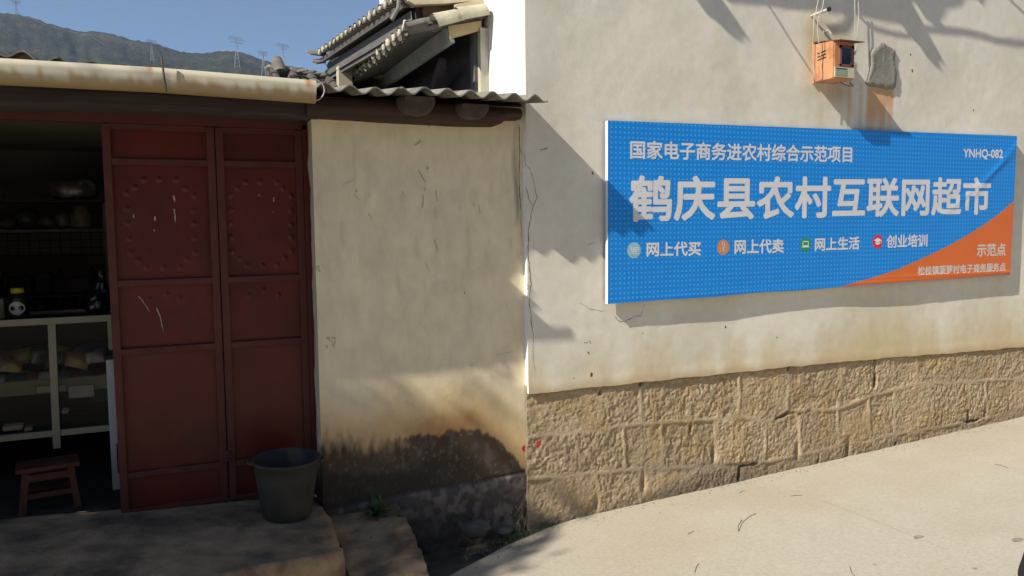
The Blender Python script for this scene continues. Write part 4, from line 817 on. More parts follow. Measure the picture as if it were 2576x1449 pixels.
b = MB(); b.box((cx0, YC + .485, cz0), (cx1 - .03, YC + .495, cz1 - .02)); ct(b.build('shade_backing', mat('dark_back', (0.035, 0.028, 0.022), 0.8, 0.2, 8), CT))  # near-black sheet added to give the counter its dark inside
# white chest cabinet
a_ = at(266, 905, .62); 
CB = thing('white_cabinet', 'narrow white cabinet edge showing beside the red door inside the shop', 'cabinet', None, (a_[0], .62, -0.1))
b = MB(); b.box((-0.355, .62, -0.088), (0.3, 1.0, a_[2]), bev=0.008); rel(CB, b.build('body', mat('white_enamel', (0.45, 0.47, 0.45), 0.4, 0.04, 5), CB))
b = MB(); b.box((-0.362, .612, a_[2] + .001), (0.3, 1.0, a_[2] + 0.03), bev=0.004); rel(CB, b.build('lid', M_black, CB))
b = MB(); b.box((-0.322, .612, 0.02), (-0.1, .6195, 0.20)); rel(CB, b.build('vent_grille', M_black, CB))
# jar with yellow lid
ja = at(48, 806, 1.0); jr = 0.058
JR = thing('lidded_jar', 'dark jar with a yellow lid and round white label on the counter', 'jar', None, (ja[0], 1.0, cz1 + .01))
b = MB(); b.lathe([(0.0, 0), (jr * .9, 0), (jr, .01), (jr, .115), (jr * .8, .135), (jr * .55, .145), (jr * .55, .155)], (0, 0, 0)); b.build('body', mat('dark_jar', (0.02, 0.015, 0.012), 0.2, 0.1, 5, spec=0.6), JR)
b = MB(); b.lathe([(0, .182), (jr * .58, .182), (jr * .62, .176), (jr * .62, .152), (jr * .5, .152)], (0, 0, 0)); b.build('lid', mat('yellow_lid', (0.55, 0.42, 0.02), 0.5, 0.1, 5), JR)
b = MB(); n = 24; b.add([(0.043 * math.cos(2 * math.pi * i / n), -jr * math.sqrt(max(0, 1 - (0.043 * math.cos(2 * math.pi * i / n) / jr) ** 2)) - .003, .062 + .040 * math.sin(2 * math.pi * i / n)) for i in range(n)] + [(0, -jr - .003, .062)], [(i, (i + 1) % n, n) for i in range(n)]); b.build('paper_label', mat('white_jar_label', (0.55, 0.55, 0.52), 0.7, 0.2, 40), JR)
# pale box at left edge on counter
a_ = at(-30, 808, 1.0); c_ = at(8, 752, 1.0); b = MB(); b.box((a_[0], 1.0, cz1 + .009), (c_[0], 1.1, c_[2]), bev=0.004); tag(b.build('carton', mat('pale_carton', (0.22, 0.20, 0.15), 0.8, 0.1, 12)), 'pale carton on the counter at the left edge of the photo', 'box')
# black plastic bag
c_ = at(250, 765, 1.05)
BG = MB(); nn, mm = 22, 20; P_ = np.zeros((nn, mm, 3))
for i in range(nn):
    v = i / (nn - 1); rad = np.interp(v, [0, .12, .4, .7, .85, 1], [.055, .072, .066, .035, .018, .03])
    for j in range(mm):
        a = 2 * math.pi * j / (mm - 1); k_ = 1 + 0.30 * (float(vn(math.cos(a) * 3 + 5, v * 7 + math.sin(a) * 3, 190)) - 0.5) * 2 + .12 * math.sin(a * 7 + v * 3)
        P_[i, j] = (c_[0] + rad * k_ * math.cos(a) + 0.02 * v, 1.05 + rad * k_ * math.sin(a), cz1 + 0.012 + 0.27 * v)
BG.grid(P_); tag(BG.build('plastic_bag', mat('black_plastic', (0.006, 0.006, 0.008), 0.18, 0.1, 5, 0.4, 30, spec=0.7)), 'crumpled shiny black plastic bag standing on the counter beside the door', 'bag')
# wall shelves at the back
YB = 2.2; ci = lambda p: (0.2821 * p[0], 402.5 + 0.2821 * p[1])
def zc_(y): return at(130, ci((0, y))[1], YB)[2]
SH = thing('display_shelf', 'dark display shelf unit with wire grid against the back wall of the shop', 'shelf', None, (-0.5, YB, -0.1))
xr_ = at(262, 600, YB)[0]; xl_ = -1.85
b = MB(); b.box((xl_, YB, zc_(352) - .02), (xr_, YB + .4, zc_(352))); rel(SH, b.build('shelf_board', mat('dark_board', (0.035, 0.028, 0.025), 0.6, 0.2, 8), SH))
b = MB(); b.box((xl_, YB - .02, zc_(640)), (xr_, YB + .4, zc_(620))); rel(SH, b.build('shelf_board', mat('grey_board', (0.20, 0.18, 0.15), 0.6, 0.2, 8), SH))
for yy in (1200, 1370): b = MB(); b.box((xl_, YB - .02, zc_(yy) - .02), (xr_, YB + .4, zc_(yy))); rel(SH, b.build('shelf_board', mat('dark_board', (0.035, 0.028, 0.025), 0.6, 0.2, 8), SH))
b = MB(); b.box((xr_, YB - .02, -0.1), (xr_ + .035, YB + .02, zc_(380))); b.box((xr_, YB + .38, -0.1), (xr_ + .035, YB + .42, zc_(380))); rel(SH, b.build('upright', mat('grey_board', (0.20, 0.18, 0.15), 0.6, 0.2, 8), SH))
b = MB(); b.box((xl_, YB + .41, zc_(850)), (xr_, YB + .42, zc_(640))); rel(SH, b.build('back_panel', mat('grey_board2', (0.24, 0.21, 0.16), 0.8, 0.1, 8), SH))
b = MB()
for i in range(22): x = xr_ - 0.02 - i * 0.068; b.tube([(x, YB - .03, zc_(850)), (x, YB - .03, zc_(640))], 0.003, 4)
for yy in (650, 715, 785, 845): b.tube([(xl_, YB - .034, zc_(yy)), (xr_, YB - .034, zc_(yy))], 0.003, 4)
rel(SH, b.build('wire_grid', M_black, SH))
# wrapped bundle on top, jars and bags on second shelf
a_ = at(*ci((430, 350)), YB + .15); c_ = at(*ci((880, 350)), YB + .15); wB = c_[0] - a_[0]
b = MB(); P_ = np.zeros((14, 24, 3))
for i in range(14):
    for j in range(24):
        v = i / 13 * math.pi; u = j / 23 * 2 * math.pi; k_ = 1 + .12 * (float(vn(u * 2, v * 3, 195)) - .5)
        sxx = np.sign(math.cos(u)) * abs(math.cos(u)) ** .6; szz = np.sign(math.sin(u)) * abs(math.sin(u)) ** .8
        P_[i, j] = (a_[0] + wB / 2 + math.cos(v) * wB / 2 * (1 if True else 1), YB + .18 + .12 * sxx * math.sin(v) ** .4 * k_, zc_(352) + .085 + .085 * szz * math.sin(v) ** .4 * k_)
b.grid(P_); tag(b.build('wrapped_bundle', mat('clear_wrap', (0.10, 0.07, 0.07), 0.25, 0.5, 14, 0.6, 25, spec=0.8, second=((0.28, 0.30, 0.30), 9, 0.55, 0.7)), None), 'dark plastic wrapped bundle on top of the back shelf', 'bundle')
for i, (u, w_, h_, c, lab) in enumerate(((730, 150, 190, (.22, .19, .16), 'round pale jar at the right end of the middle shelf'), (570, 130, 150, (.12, .10, .10), 'grey bag next to the pale jar on the middle shelf'), (420, 150, 110, (.09, .08, .07), 'low dark bag left of the grey bag on the middle shelf'), (240, 180, 170, (.04, .05, .06), 'bluish dark bag on the left of the middle shelf'), (60, 150, 90, (.10, .09, .09), 'flat pale bag at the far left of the middle shelf'))):
    p_ = at(*ci((u, 620)), YB + .12); ww = (w_ * .2821) / 2000 * 6.9 / 2; hh = h_ * .2821 / 2000 * 6.9
    b = MB()
    if i == 0: b.lathe([(0, 0), (ww * .9, 0), (ww, .02), (ww, hh * .6), (ww * .7, hh * .72), (ww * .7, hh * .95), (0, hh * .97)], tuple([p_[0], YB + .12, zc_(620)])); nm = 'jar'
    else: b.lump((p_[0], YB + .14, zc_(620) + hh / 2), hh / 2, 60 + i, 10, (ww / (hh / 2), .8, 1)); nm = 'goods_bag'
    tag(b.build(nm, mat('goods_%d' % i, c, 0.4, 0.35, 22, 0.4, 30, spec=0.6)), lab, nm.replace('_', ' '))
for i, (u, v, w_, h_, c, lab) in enumerate(((720, 1120, 160, 130, (.05, .03, .025), 'brown box on the lower shelf behind the black bag'), (400, 1130, 110, 170, (.035, .025, .02), 'tall dark bottle shape at the middle of the lower shelf'), (560, 1150, 130, 110, (.03, .02, .02), 'low dark box on the lower shelf'), (200, 1140, 160, 140, (.02, .014, .016), 'nearly black box on the left of the lower shelf'))):
    p_ = at(*ci((u, 1200)), YB + .12); ww = w_ * .2821 / 2000 * 6.9 / 2; hh = h_ * .2821 / 2000 * 6.9
    b = MB(); b.box((p_[0] - ww, YB + .05, zc_(1200) + .001), (p_[0] + ww, YB + .25, zc_(1200) + hh), bev=0.01); tag(b.build('goods_box', mat('goodsb_%d' % i, c, 0.5, 0.3, 12)), lab, 'box')

rg = random.Random(21)
for i in range(11):
    u = 60 + i * 78 + rg.uniform(-12, 12); p_ = at(*ci((u, 1200)), YB + .30); hh = rg.uniform(.10, .2); r_ = rg.uniform(.03, .045); b = MB()
    b.lathe([(0, 0), (r_, 0), (r_, hh * .7), (r_ * .45, hh * .85), (r_ * .45, hh), (0, hh)], (p_[0], YB + .32, zc_(1200) + .001), 14)
    tag(b.build('bottle', mat('bottle_%d' % (i % 3), [(.05, .03, .02), (.02, .03, .025), (.09, .08, .07)][i % 3], .3, .2, 9, spec=.6)), 'dim bottle in the back row of the lower wall shelf inside the shop', 'bottle', 'bottles in the back row of the lower shelf')
for i in range(9):
    u = 110 + i * 88 + rg.uniform(-14, 14); p_ = at(*ci((u, 1370)), YB + .2); ww = rg.uniform(.04, .07); hh = rg.uniform(.07, .13); b = MB(); b.box((p_[0] - ww, YB + .12, zc_(1370) + .001), (p_[0] + ww, YB + .3, zc_(1370) + hh), bev=.006)
    tag(b.build('goods_carton', mat('carton_%d' % (i % 4), [(.12, .09, .06), (.04, .05, .07), (.10, .03, .02), (.14, .13, .11)][i % 4], .6, .3, 20)), 'dim carton on the lowest wall shelf inside the shop', 'box', 'cartons on the lowest wall shelf')
# stool
sa = atz(70, 1300, -0.09); 
ST = thing('wooden_stool', 'small red wooden stool on the dark floor inside the doorway', 'stool', None, (-0.66, 0.42, -0.075)); ST.rotation_euler = (0, 0, R(8))
M_st = mat('red_stained_wood', (0.06, 0.014, 0.008), 0.5, 0.3, 9, 0.2, 30, stretch=(.4, 2, 2), spec=0.4)
b = MB(); b.box((-.155, -.10, .235), (.155, .10, .262), bev=0.006); b.build('seat', M_st, ST)
for sx in (-1, 1):
    for sy in (-1, 1): b = MB(); b.bar((sx * .135, sy * .085, -.002), (sx * .108, sy * .065, .236), .034, .034, (0, 1, 0)); b.build('leg', M_st, ST)
for sy in (-1, 1): b = MB(); b.bar((-.11, sy * .074, .20), (.11, sy * .074, .20), .018, .04); b.bar((-.12, sy * .078, .10), (.12, sy * .078, .10), .018, .028); b.build('stretcher', M_st, ST)
for sx in (-1, 1): b = MB(); b.bar((sx * .116, -.07, .17), (sx * .116, .07, .17), .018, .028); b.build('stretcher', M_st, ST)

# ------------------------------------------------------------------ stone platform and step
def slab(name, lab, cat, poly, ztopf, zbot, sd, res=0.018, m_=M_slab, chip=0.03):
    # poly: outline (x, y) counter-clockwise; dense border, top grid by clipping to the outline
    P_ = np.array(poly); n = len(P_); dense = []
    for i in range(n):
        a, c = P_[i], P_[(i + 1) % n]; k_ = max(2, int(np.linalg.norm(c - a) / 0.03))
        for j in range(k_): dense.append(a + (c - a) * j / k_)
    D = np.array(dense); cen = D.mean(0); rows = []
    D = D + (np.stack([fbm(D[:, 0] * 6, D[:, 1] * 6, sd), fbm(D[:, 0] * 6, D[:, 1] * 6, sd + 1)], -1) - 0.5) * chip + (np.stack([fbm(D[:, 0] * 19, D[:, 1] * 19, sd + 8), fbm(D[:, 0] * 19, D[:, 1] * 19, sd + 9)], -1) - 0.5) * 0.035
    for s in list(np.linspace(0.02, 0.9, 26)) + [0.94, 0.965, 0.985]:
        q_ = cen + (D - cen) * s; z = ztopf(q_[:, 0], q_[:, 1]) + 0.016 * (fbm(q_[:, 0] * 3, q_[:, 1] * 3, sd + 2) - .5) + 0.006 * (fbm(q_[:, 0] * 14, q_[:, 1] * 14, sd + 3) - .5); rows.append(np.concatenate([q_, z[:, None]], 1))
    q_ = D; z = ztopf(q_[:, 0], q_[:, 1]) - 0.014 + 0.012 * (fbm(q_[:, 0] * 9, q_[:, 1] * 9, sd + 4) - .5); rows.append(np.concatenate([q_, z[:, None]], 1))
    zt_ = z
    for k_, v in enumerate(np.linspace(0.08, 1, 14)):
        zz = zt_ + (zbot - zt_) * v; nrm = (D - cen) / np.linalg.norm(D - cen, axis=1)[:, None]; ar = np.cumsum(np.linalg.norm(np.roll(D, -1, 0) - D, axis=1))
        off = 0.035 * (fbm(ar * 7, zz * 9, sd + 5, 4) - 0.4); rows.append(np.concatenate([D + nrm * off[:, None], zz[:, None]], 1))
    A_ = np.array(rows); A_ = np.concatenate([A_, A_[:, :1]], 1); b = MB(); b.grid(A_)
    b.add([tuple(p) for p in A_[0, :-1]], [tuple(range(len(D)))]); o = b.build(name, m_); return tag(o, lab, cat)
pf = lambda x, y: -0.122 - 0.058 * x + 0.03 * np.clip(y, -1.2, 0.2) * 0
slab('stone_platform', 'broad worn stone platform in front of the red doors, carrying the bucket', 'platform', [(-2.6, 0.34), (-2.6, -1.15), (-0.6, -0.95), (0.19, -0.79), (0.77, -0.655), (0.80, -0.30), (0.795, 0.02), (0.79, 0.34)], lambda x, y: -0.122 - 0.058 * x, -0.9, 200)
slab('stone_step', 'lower flat stone slab beside the platform below the cream wall', 'step', [(0.80, 0.045), (0.815, -0.30), (0.80, -0.74), (1.20, -0.80), (1.245, -0.40), (1.26, 0.045)], lambda x, y: -0.245 + 0.11 * y, -0.8, 220)
# loose stone and rubble at the foot of the wall
for i, (px_, py_, r_, sq, lab) in enumerate(((1195, 1325, 0.085, (1.1, .8, .7), 'dull loose stone lying at the foot of the dark wall'), (1010, 1287, 0.03, (1.2, 1, .6), 'small stone lying at the back of the step'), (1262, 1330, 0.05, (1.3, 1, .5), 'low flat stone beside the grass at the wall corner'))):
    p_ = at(px_, py_, -0.06); b = MB(); b.lump((p_[0], p_[1] - .03, p_[2]), r_, 70 + i, 10, sq); tag(b.build('loose_stone', mat('loose_stone_mat', (0.10, 0.10, 0.09), 0.95, 0.25, 16, 0.8, 40, bdist=.01)), lab, 'stone')

# ------------------------------------------------------------------ bucket
bp = atz(722, 1296, -0.155); BU = thing('rubber_bucket', 'empty dark grey rubber bucket standing on the platform at the door jamb', 'bucket', None, (float(bp[0]) - 0.0, float(bp[1]) - .01, -0.152)); BU.rotation_euler = (R(1), R(1), R(-12))
M_rub = mat('dusty_rubber', (0.040, 0.036, 0.029), 0.75, 0.25, 8, 0.4, 30, spec=0.3, second=((0.075, 0.066, 0.050), 5, 0.5, 0.75))
b = MB(); b.lathe([(0, 0.004), (.128, .004), (.136, .012), (.152, .12), (.170, .25), (.182, .318), (.190, .322), (.194, .334), (.188, .342), (.178, .338), (.166, .25), (.148, .12), (.130, .028), (0, .024)], (0, 0, 0), 48); b.build('body', M_rub, BU)
for s in (-1, 1):
    b = MB(); b.tube([(s * .182, -.035, .315), (s * .202, -.022, .322), (s * .207, 0, .325), (s * .202, .022, .322), (s * .182, .035, .315)], .009, 8); b.build('ear_handle', M_rub, BU)

# ------------------------------------------------------------------ weeds and litter
M_leaf = mat('weed_leaf', (0.055, 0.10, 0.035), 0.7, 0.3, 20); M_dry = mat('dry_grass', (0.42, 0.36, 0.17), 0.8, 0.3, 20); M_grass = mat('grass_blade', (0.16, 0.20, 0.07), 0.8, 0.3, 20)
def blade(b, p, d, l, w_, curl, n=5):
    p = Vector(p); d = Vector(d).normalized(); s = d.cross(Vector((0, 0, 1))).normalized(); vs = []
    for i in range(n + 1):
        t = i / n; c = p + d * l * t + Vector((0, 0, -curl * t * t * l)); k_ = w_ * (0.3 + 1.4 * t if t < .5 else 2.0 * (1 - t) + .02) / 2; vs += [c - s * k_, c + s * k_]
    b.add(vs, [(2 * i, 2 * i + 1, 2 * i + 3, 2 * i + 2) for i in range(n)], True)
rn = random.Random(11); wp = at(955, 1280, -0.12)
PL = thing('weed', 'small leafy green weed growing between the step and the cream wall', 'plant', None, (float(wp[0]), -.05, -0.25))
b = MB()
for i in range(46):
    a = rn.uniform(0, 2 * math.pi); blade(b, (rn.uniform(-.02, .02), rn.uniform(-.02, .02), 0.01), (math.cos(a), math.sin(a) - .3, rn.uniform(.3, 2.0)), rn.uniform(.07, .17), rn.uniform(.018, .035), rn.uniform(.2, .8))
b.build('leaves', M_leaf, PL)
b = MB()
for i in range(4): b.tube([(0, 0, 0), (rn.uniform(-.03, .03), -.02, .08), (rn.uniform(-.05, .05), -.03, .15)], .003, 5)
b.build('stem', M_leaf, PL)
b = MB()
for i in range(520):
    x = rn.gauss(2.13, .13); y = -abs(rn.gauss(.03, .05)); x = min(max(x, 1.8), 2.5); y = max(y, -.16); z = float(zroad(x, y)) - .01
    a = rn.uniform(0, 2 * math.pi); blade(b, (x, y, z), (math.cos(a), math.sin(a) - .2, rn.uniform(.2, 1.3)), rn.uniform(.02, .06), rn.uniform(.003, .006), rn.uniform(.1, .6), 3)
o = b.build('grass', M_grass); o['kind'] = 'stuff'; o['label'] = 'tuft of short green grass at the foot of the wall corner'; o['category'] = 'grass'
b = MB()
for i in range(120):
    x = rn.uniform(1.6, 2.15); y = -rn.uniform(.0, .12) - (2.15 - x) * .18; z = float(zroad(x, y)) - .005
    a = rn.uniform(0, 2 * math.pi); blade(b, (x, y, z), (math.cos(a), math.sin(a), rn.uniform(.0, .7)), rn.uniform(.04, .12), .003, .3, 3)
for i in range(26):
    x = rn.gauss(2.08, .03); z = -0.42 + rn.uniform(-.05, .1); blade(b, (x, -.02, z), (rn.uniform(-.6, .3), -.4, rn.uniform(-1, 1)), rn.uniform(.05, .12), .003, .3, 4)
o = b.build('straw', M_dry); o['kind'] = 'stuff'; o['label'] = 'loose dry straw scattered along the foot of the dark wall corner'; o['category'] = 'straw'
twigs = [([(1870, 1312), (1885, 1300), (1902, 1292)], 'forked dry twig on the middle of the road'), ([(1858, 1337), (1866, 1318), (1870, 1312), (1866, 1308), (1856, 1325), (1858, 1337)], 'folded grass stem beside the forked twig on the road'),
         ([(2502, 1168), (2520, 1171), (2536, 1178)], 'thin curved twig on the road near the right edge'), ([(1860, 1240), (1868, 1235), (1875, 1236)], 'short dark twig on the road below the sign'), ([(1748, 1440), (1752, 1425), (1758, 1418)], 'short bent twig at the bottom edge of the photo'),
         ([(2138, 1425), (2142, 1440), (2150, 1449)], 'dark straw at the bottom edge right of centre'), ([(1990, 1248), (2005, 1246), (2018, 1247)], 'pale dry twig on the road below the sign middle'), ([(1745, 1336), (1730, 1344)], 'tiny straw left of the forked twig on the road')]
def onroad(px_, py_):
    z = -0.4
    for _ in range(6): p = atz(px_, py_, z); z = float(road_z(p[0], p[1])) + .0015
    return p
for pts, lab in twigs:
    b = MB(); b.tube([Vector(onroad(*p)) + Vector((0, 0, .001)) for p in pts], 0.0015, 5); tag(b.build('twig', mat('twig_bark', (0.13, 0.10, 0.06), 0.9, 0.2, 20)), lab, 'twig', 'twigs on the road')
rg = random.Random(8); b = MB()
for i in range(420):
    x = rg.uniform(1.2, 7.2); e_ = float(np.interp(x, [1.15, 1.4, 1.9, 2.3, 2.6, 16], [-0.58, -0.45, -0.17, -0.02, 0.0, 0.0])); y = e_ - abs(rg.gauss(0, .07)) - .008 - (rg.random() < .25) * rg.uniform(0, 2.2); r_ = rg.uniform(.002, .0065) * (1 if y > e_ - .25 else .6)
    b.lump((x, y, float(road_z(np.array(x), np.array(y))) + r_ * .3), r_, i, 4, (1.2, 1, .7))
o = b.build('grit', mat('grit_mat', (0.28, 0.24, 0.17), 0.95, 0.4, 30)); o['kind'] = 'stuff'; o['label'] = 'fine grit lying on the road along the foot of the stone base'; o['category'] = 'grit'
# hairline joint and stains in the road
pts = [onroad(*p) for p in ((2060, 1255), (2140, 1285), (2210, 1312), (2290, 1345), (2380, 1380))]
b = MB(); vs = []
for p in pts: vs += [(p[0] - .004, p[1] + .003, p[2] + .001), (p[0] + .004, p[1] - .003, p[2] + .001)]
b.add(vs, [(2 * i, 2 * i + 1, 2 * i + 3, 2 * i + 2) for i in range(len(pts) - 1)]); struct(b.build('road_crack', mat('pale_crack', (0.56, 0.50, 0.38), 0.9, 0.1, 9)))
b = MB()
for (px_, py_, r_) in ((2311, 1351, .05), (2560, 1357, .05), (2453, 1430, .02), (1645, 1315, .008), (2200, 1420, .012)):
    p = onroad(px_, py_); b.add([(p[0] + r_ * random.uniform(.6, 1) * math.cos(a), p[1] + .5 * r_ * random.uniform(.6, 1) * math.sin(a), p[2] + .0012) for a in np.linspace(0, 2 * math.pi, 13)[:-1]], [tuple(range(12))])
struct(b.build('road_stains', mat('road_stain_mat', (0.27, 0.24, 0.18), 0.9, 0.2, 30)))
# dark rounded bag at the lower right corner
p = onroad(2634, 1484); b = MB(); P_ = np.zeros((16, 28, 3))
for i in range(16):
    v = i / 15; rad = 0.115 * math.sqrt(max(0.0, 1 - ((v - .25) / .76) ** 2)) * (1 + .04 * math.sin(v * 9))
    for j in range(28): a = 2 * math.pi * j / 27; P_[i, j] = (p[0] + rad * math.cos(a) * 1.0, p[1] + rad * math.sin(a), p[2] + .26 * v)
b.grid(P_); tag(b.build('cloth_bag', mat('navy_cloth', (0.012, 0.011, 0.02), 0.9, 0.2, 20, 0.4, 60)), 'dark navy cloth bag at the lower right corner on the road', 'bag')

# ------------------------------------------------------------------ roofs behind
def V3(a): return Vector([float(q_) for q_ in a])
# middle tiled roof (eave runs away from the street)
Ym = 0.62
Nn = V3(at(1036, 68, Ym)); Fz = V3(atz(872, 214, Nn.z)); ev = (Fz - Nn); evn = ev.normalized(); L_ev = ev.length + 0.9
upd = Vector((1, 0, 0.30)).normalized()
TH = thing('tiled_house', 'grey tiled lean-to roof with mortar lumps along the eave beside the white wall', 'building', None, (1.6, Ym, 2.2))
def th(o): return rel(TH, o)
b = MB(); q0 = Nn + Vector((0, 0, -.02)); q1 = q0 + evn * L_ev; W_ = 0.66
b.add([q0, q1, q1 + upd * W_, q0 + upd * W_] + [p + Vector((0, 0, -.03)) for p in (q0, q1, q1 + upd * W_, q0 + upd * W_)], [(3, 2, 1, 0), (4, 5, 6, 7), (0, 1, 5, 4), (0, 4, 7, 3)]); th(b.build('roof_deck', M_tiledark, TH))
b = MB(); mb = MB(); sp_ = 0.165; nt_ = int(L_ev / sp_)
for i in range(nt_):
    c = Nn + evn * (i + .5) * sp_; n_ = 8
    for seg in range(3):
        s0 = seg * .22; ring_ = []
        for ss_, rr in ((s0 - .02, .058), (s0 + .22, .050)):
            for j in range(n_ + 1): a = math.pi * j / n_; ring_.append(c + upd * ss_ + evn * math.cos(a) * rr + Vector((-.29, 0, 1)) * math.sin(a) * rr)
        b.add(ring_, [(j, j + 1, n_ + 2 + j, n_ + 1 + j) for j in range(n_)], True)
    lm = MB(); lm.lump(c + Vector((-.02, 0, .012)), random.uniform(.022, .044), 300 + i, 9, (.6, random.uniform(.5, 1), random.uniform(.8, 1.4))); th(lm.build('mortar_lump', M_mortar, TH))
    rn2 = random.Random(i); 
    # trough tile lip hanging between
    c2_ = Nn + evn * i * sp_; ring_ = []
    for ss_ in (-.05, .10):
        for j in range(n_ + 1): a = math.pi + math.pi * j / n_; ring_.append(c2_ + upd * ss_ + evn * math.cos(a) * .062 + Vector((-.29, 0, 1)) * math.sin(a) * .045)
    b.add(ring_, [(j, j + 1, n_ + 2 + j, n_ + 1 + j) for j in range(n_)], True)
th(b.build('roof_tiles', M_tile, TH))
# verge: two long, paler half-round cover tiles and raw board
def halftile(b, a, c, r0, r1, n_=12, thick=.012):
    a = Vector(a); c = Vector(c); d = (c - a).normalized(); s = d.cross(Vector((0, 0, 1))).normalized(); u = s.cross(d)
    for rr, fl in ((0, 1), (-thick, 0)):
        ring_ = []
        for p, r_ in ((a, r0 + rr), ((a + c) / 2, (r0 + r1) / 2 + rr), (c, r1 + rr)):
            for j in range(n_ + 1): t = R(-15) + R(210) * j / n_; ring_.append(p + s * math.cos(t) * r_ + u * math.sin(t) * r_)
        b.add(ring_, [(k_ * (n_ + 1) + j, k_ * (n_ + 1) + j + 1, (k_ + 1) * (n_ + 1) + j + 1, (k_ + 1) * (n_ + 1) + j) for k_ in range(2) for j in range(n_)], True)
c4 = lambda p: (786 + .2197 * p[0], .2197 * p[1])
b = MB(); halftile(b, at(*c4((1400, 300)), Ym - .02), at(*c4((1700, 225)), Ym - .02), .085, .075); halftile(b, at(*c4((1660, 225)), Ym - .04), at(*c4((1985, 165)), Ym - .04), .082, .072); th(b.build('verge_tiles', mat('pale_tile', (0.42, 0.38, 0.28), 0.95, 0.2, 14, 0.6, 60, bdist=.005), TH))
p_ = P2([c4(q_) for q_ in [(1555, 300), (1935, 235), (1935, 345), (1575, 440)]], Ym + .01); b = MB(); b.prism(p_[::-1], Ym + .01, Ym + .05); th(b.build('verge_board', M_rawboard, TH))
# pale green board under the eave
bn0 = V3(at(*c4((1525, 318)), Ym + .03)); bn1 = V3(at(*c4((1578, 482)), Ym + .03)); hb = bn0.z - bn1.z; xb = (bn0.x + bn1.x) / 2
f0 = V3(atz(*c4((600, 1010)), bn0.z)); dirb = (f0 - bn0).normalized(); far = bn0 + dirb * 2.6
b = MB(); b.add([bn0, bn1, far + Vector((bn1.x - bn0.x, 0, -hb)), far] + [p + Vector((.035, 0, 0)) for p in (bn0, bn1, far + Vector((bn1.x - bn0.x, 0, -hb)), far)], [(0, 1, 2, 3), (4, 7, 6, 5), (0, 4, 5, 1), (1, 5, 6, 2)]); bo = th(b.build('eave_board', M_paleboard, TH))
b = MB()
for (u, v, s) in ((845, 960, 70), (920, 910, 22), (1005, 858, 30), (1078, 812, 30), (1165, 755, 34), (1262, 670, 24), (1363, 620, 24)):
    def onb(px_, py_):
        d = V3(ray(px_, py_)); e = V3(EYE); nrm = dirb.cross(Vector((bn1 - bn0))).normalized(); t_ = (bn0 - e).dot(nrm) / d.dot(nrm); return e + d * t_ - nrm * (.003 if nrm.x > 0 else -.003)
    b.add([onb(*c4((u, v))), onb(*c4((u + 13, v - 8))), onb(*c4((u + 6, v - s)))], [(0, 1, 2)])
o = b.build('torn_edge', mat('white_tear', (0.7, 0.72, 0.72), 0.8, 0.05, 9), bo)
# dark loft behind
b = MB(); b.box((xb + .1, Ym + .35, 2.2), (XC - .02, 3.2, 2.24)); b.box((XC - .06, Ym + .1, 2.15), (XC - .02, 3.4, 3.1)); b.box((.9, 3.4, 2.0), (XC - .02, 3.5, 2.70)); th(b.build('loft_wall', mat('loft_wood', (0.05, 0.04, 0.045), 0.9, 0.3, 8, 0.4, 20, stretch=(3, .3, 3)), TH))
a_ = at(1193, 120, Ym + .06); c_ = at(1208, 230, Ym + .06); b = MB(); b.box((a_[0], Ym + .06, 2.15), (c_[0] + .0, Ym + .14, 2.93)); th(b.build('post', mat('grey_post', (0.13, 0.125, 0.115), 0.9, 0.2, 9, stretch=(2, 2, .3)), TH))
c_ = at(1209, 120, Ym - .01); b = MB(); b.box((c_[0], Ym - .01, 2.15), (XC + .0, Ym + .05, 2.86)); th(b.build('edge_strip', mat('cream_strip', (0.50, 0.46, 0.36), 0.9, 0.12, 9), TH))
b = MB(); b.bar((xb + .05, Ym + .3, 2.66), (XC - .03, Ym + 1.6, 2.30), .05, .08); b.bar((xb + .1, Ym + .9, 2.3), (XC - .03, Ym + .9, 2.62), .05, .06); th(b.build('rafter', mat('loft_wood', (0.05, 0.04, 0.045)), TH))
# upper tiled roof
Yu = 0.76
Nu = V3(at(1012, 6, Yu)); Fu = V3(atz(806, 147, Nu.z)); eu = Fu - Nu; eun = eu.normalized(); LU = eu.length
UH = thing('upper_house', 'higher tiled roof with dark eave boards against the blue sky', 'building', None, (1.9, Yu, 2.6))
def uh(o): return rel(UH, o)
b = MB(); q0 = Nu; q1 = Fu; W_ = .75; upu = Vector((1, 0, .38)).normalized()
b.add([q0, q1, q1 + upu * W_, q0 + upu * W_] + [p + Vector((0, 0, -.04)) for p in (q0, q1, q1 + upu * W_, q0 + upu * W_)], [(3, 2, 1, 0), (4, 5, 6, 7), (0, 1, 5, 4), (0, 4, 7, 3), (1, 2, 6, 5)]); uh(b.build('roof_deck', M_tiledark, UH))
b = MB(); mb = MB(); sp_ = .115; n_ = 6
for i in range(int(LU / sp_) + 1):
    c = Nu + eun * i * sp_ + Vector((-.03, 0, .02)); ring_ = []
    for ss_ in (0, .75):
        for j in range(n_ + 1): a = math.pi * j / n_; ring_.append(c + upu * ss_ + eun * math.cos(a) * .045 + Vector((-.35, 0, 1)) * math.sin(a) * .045)
    b.add(ring_, [(j, j + 1, n_ + 2 + j, n_ + 1 + j) for j in range(n_)], True)
    if i % 1 == 0: lm = MB(); lm.lump(c + Vector((-.005, 0, .015)), random.uniform(.020, .028), 400 + i, 7, (.6, .9, random.uniform(.8, 1.3))); uh(lm.build('mortar_lump', M_mortar, UH))
uh(b.build('roof_tiles', M_tile, UH))
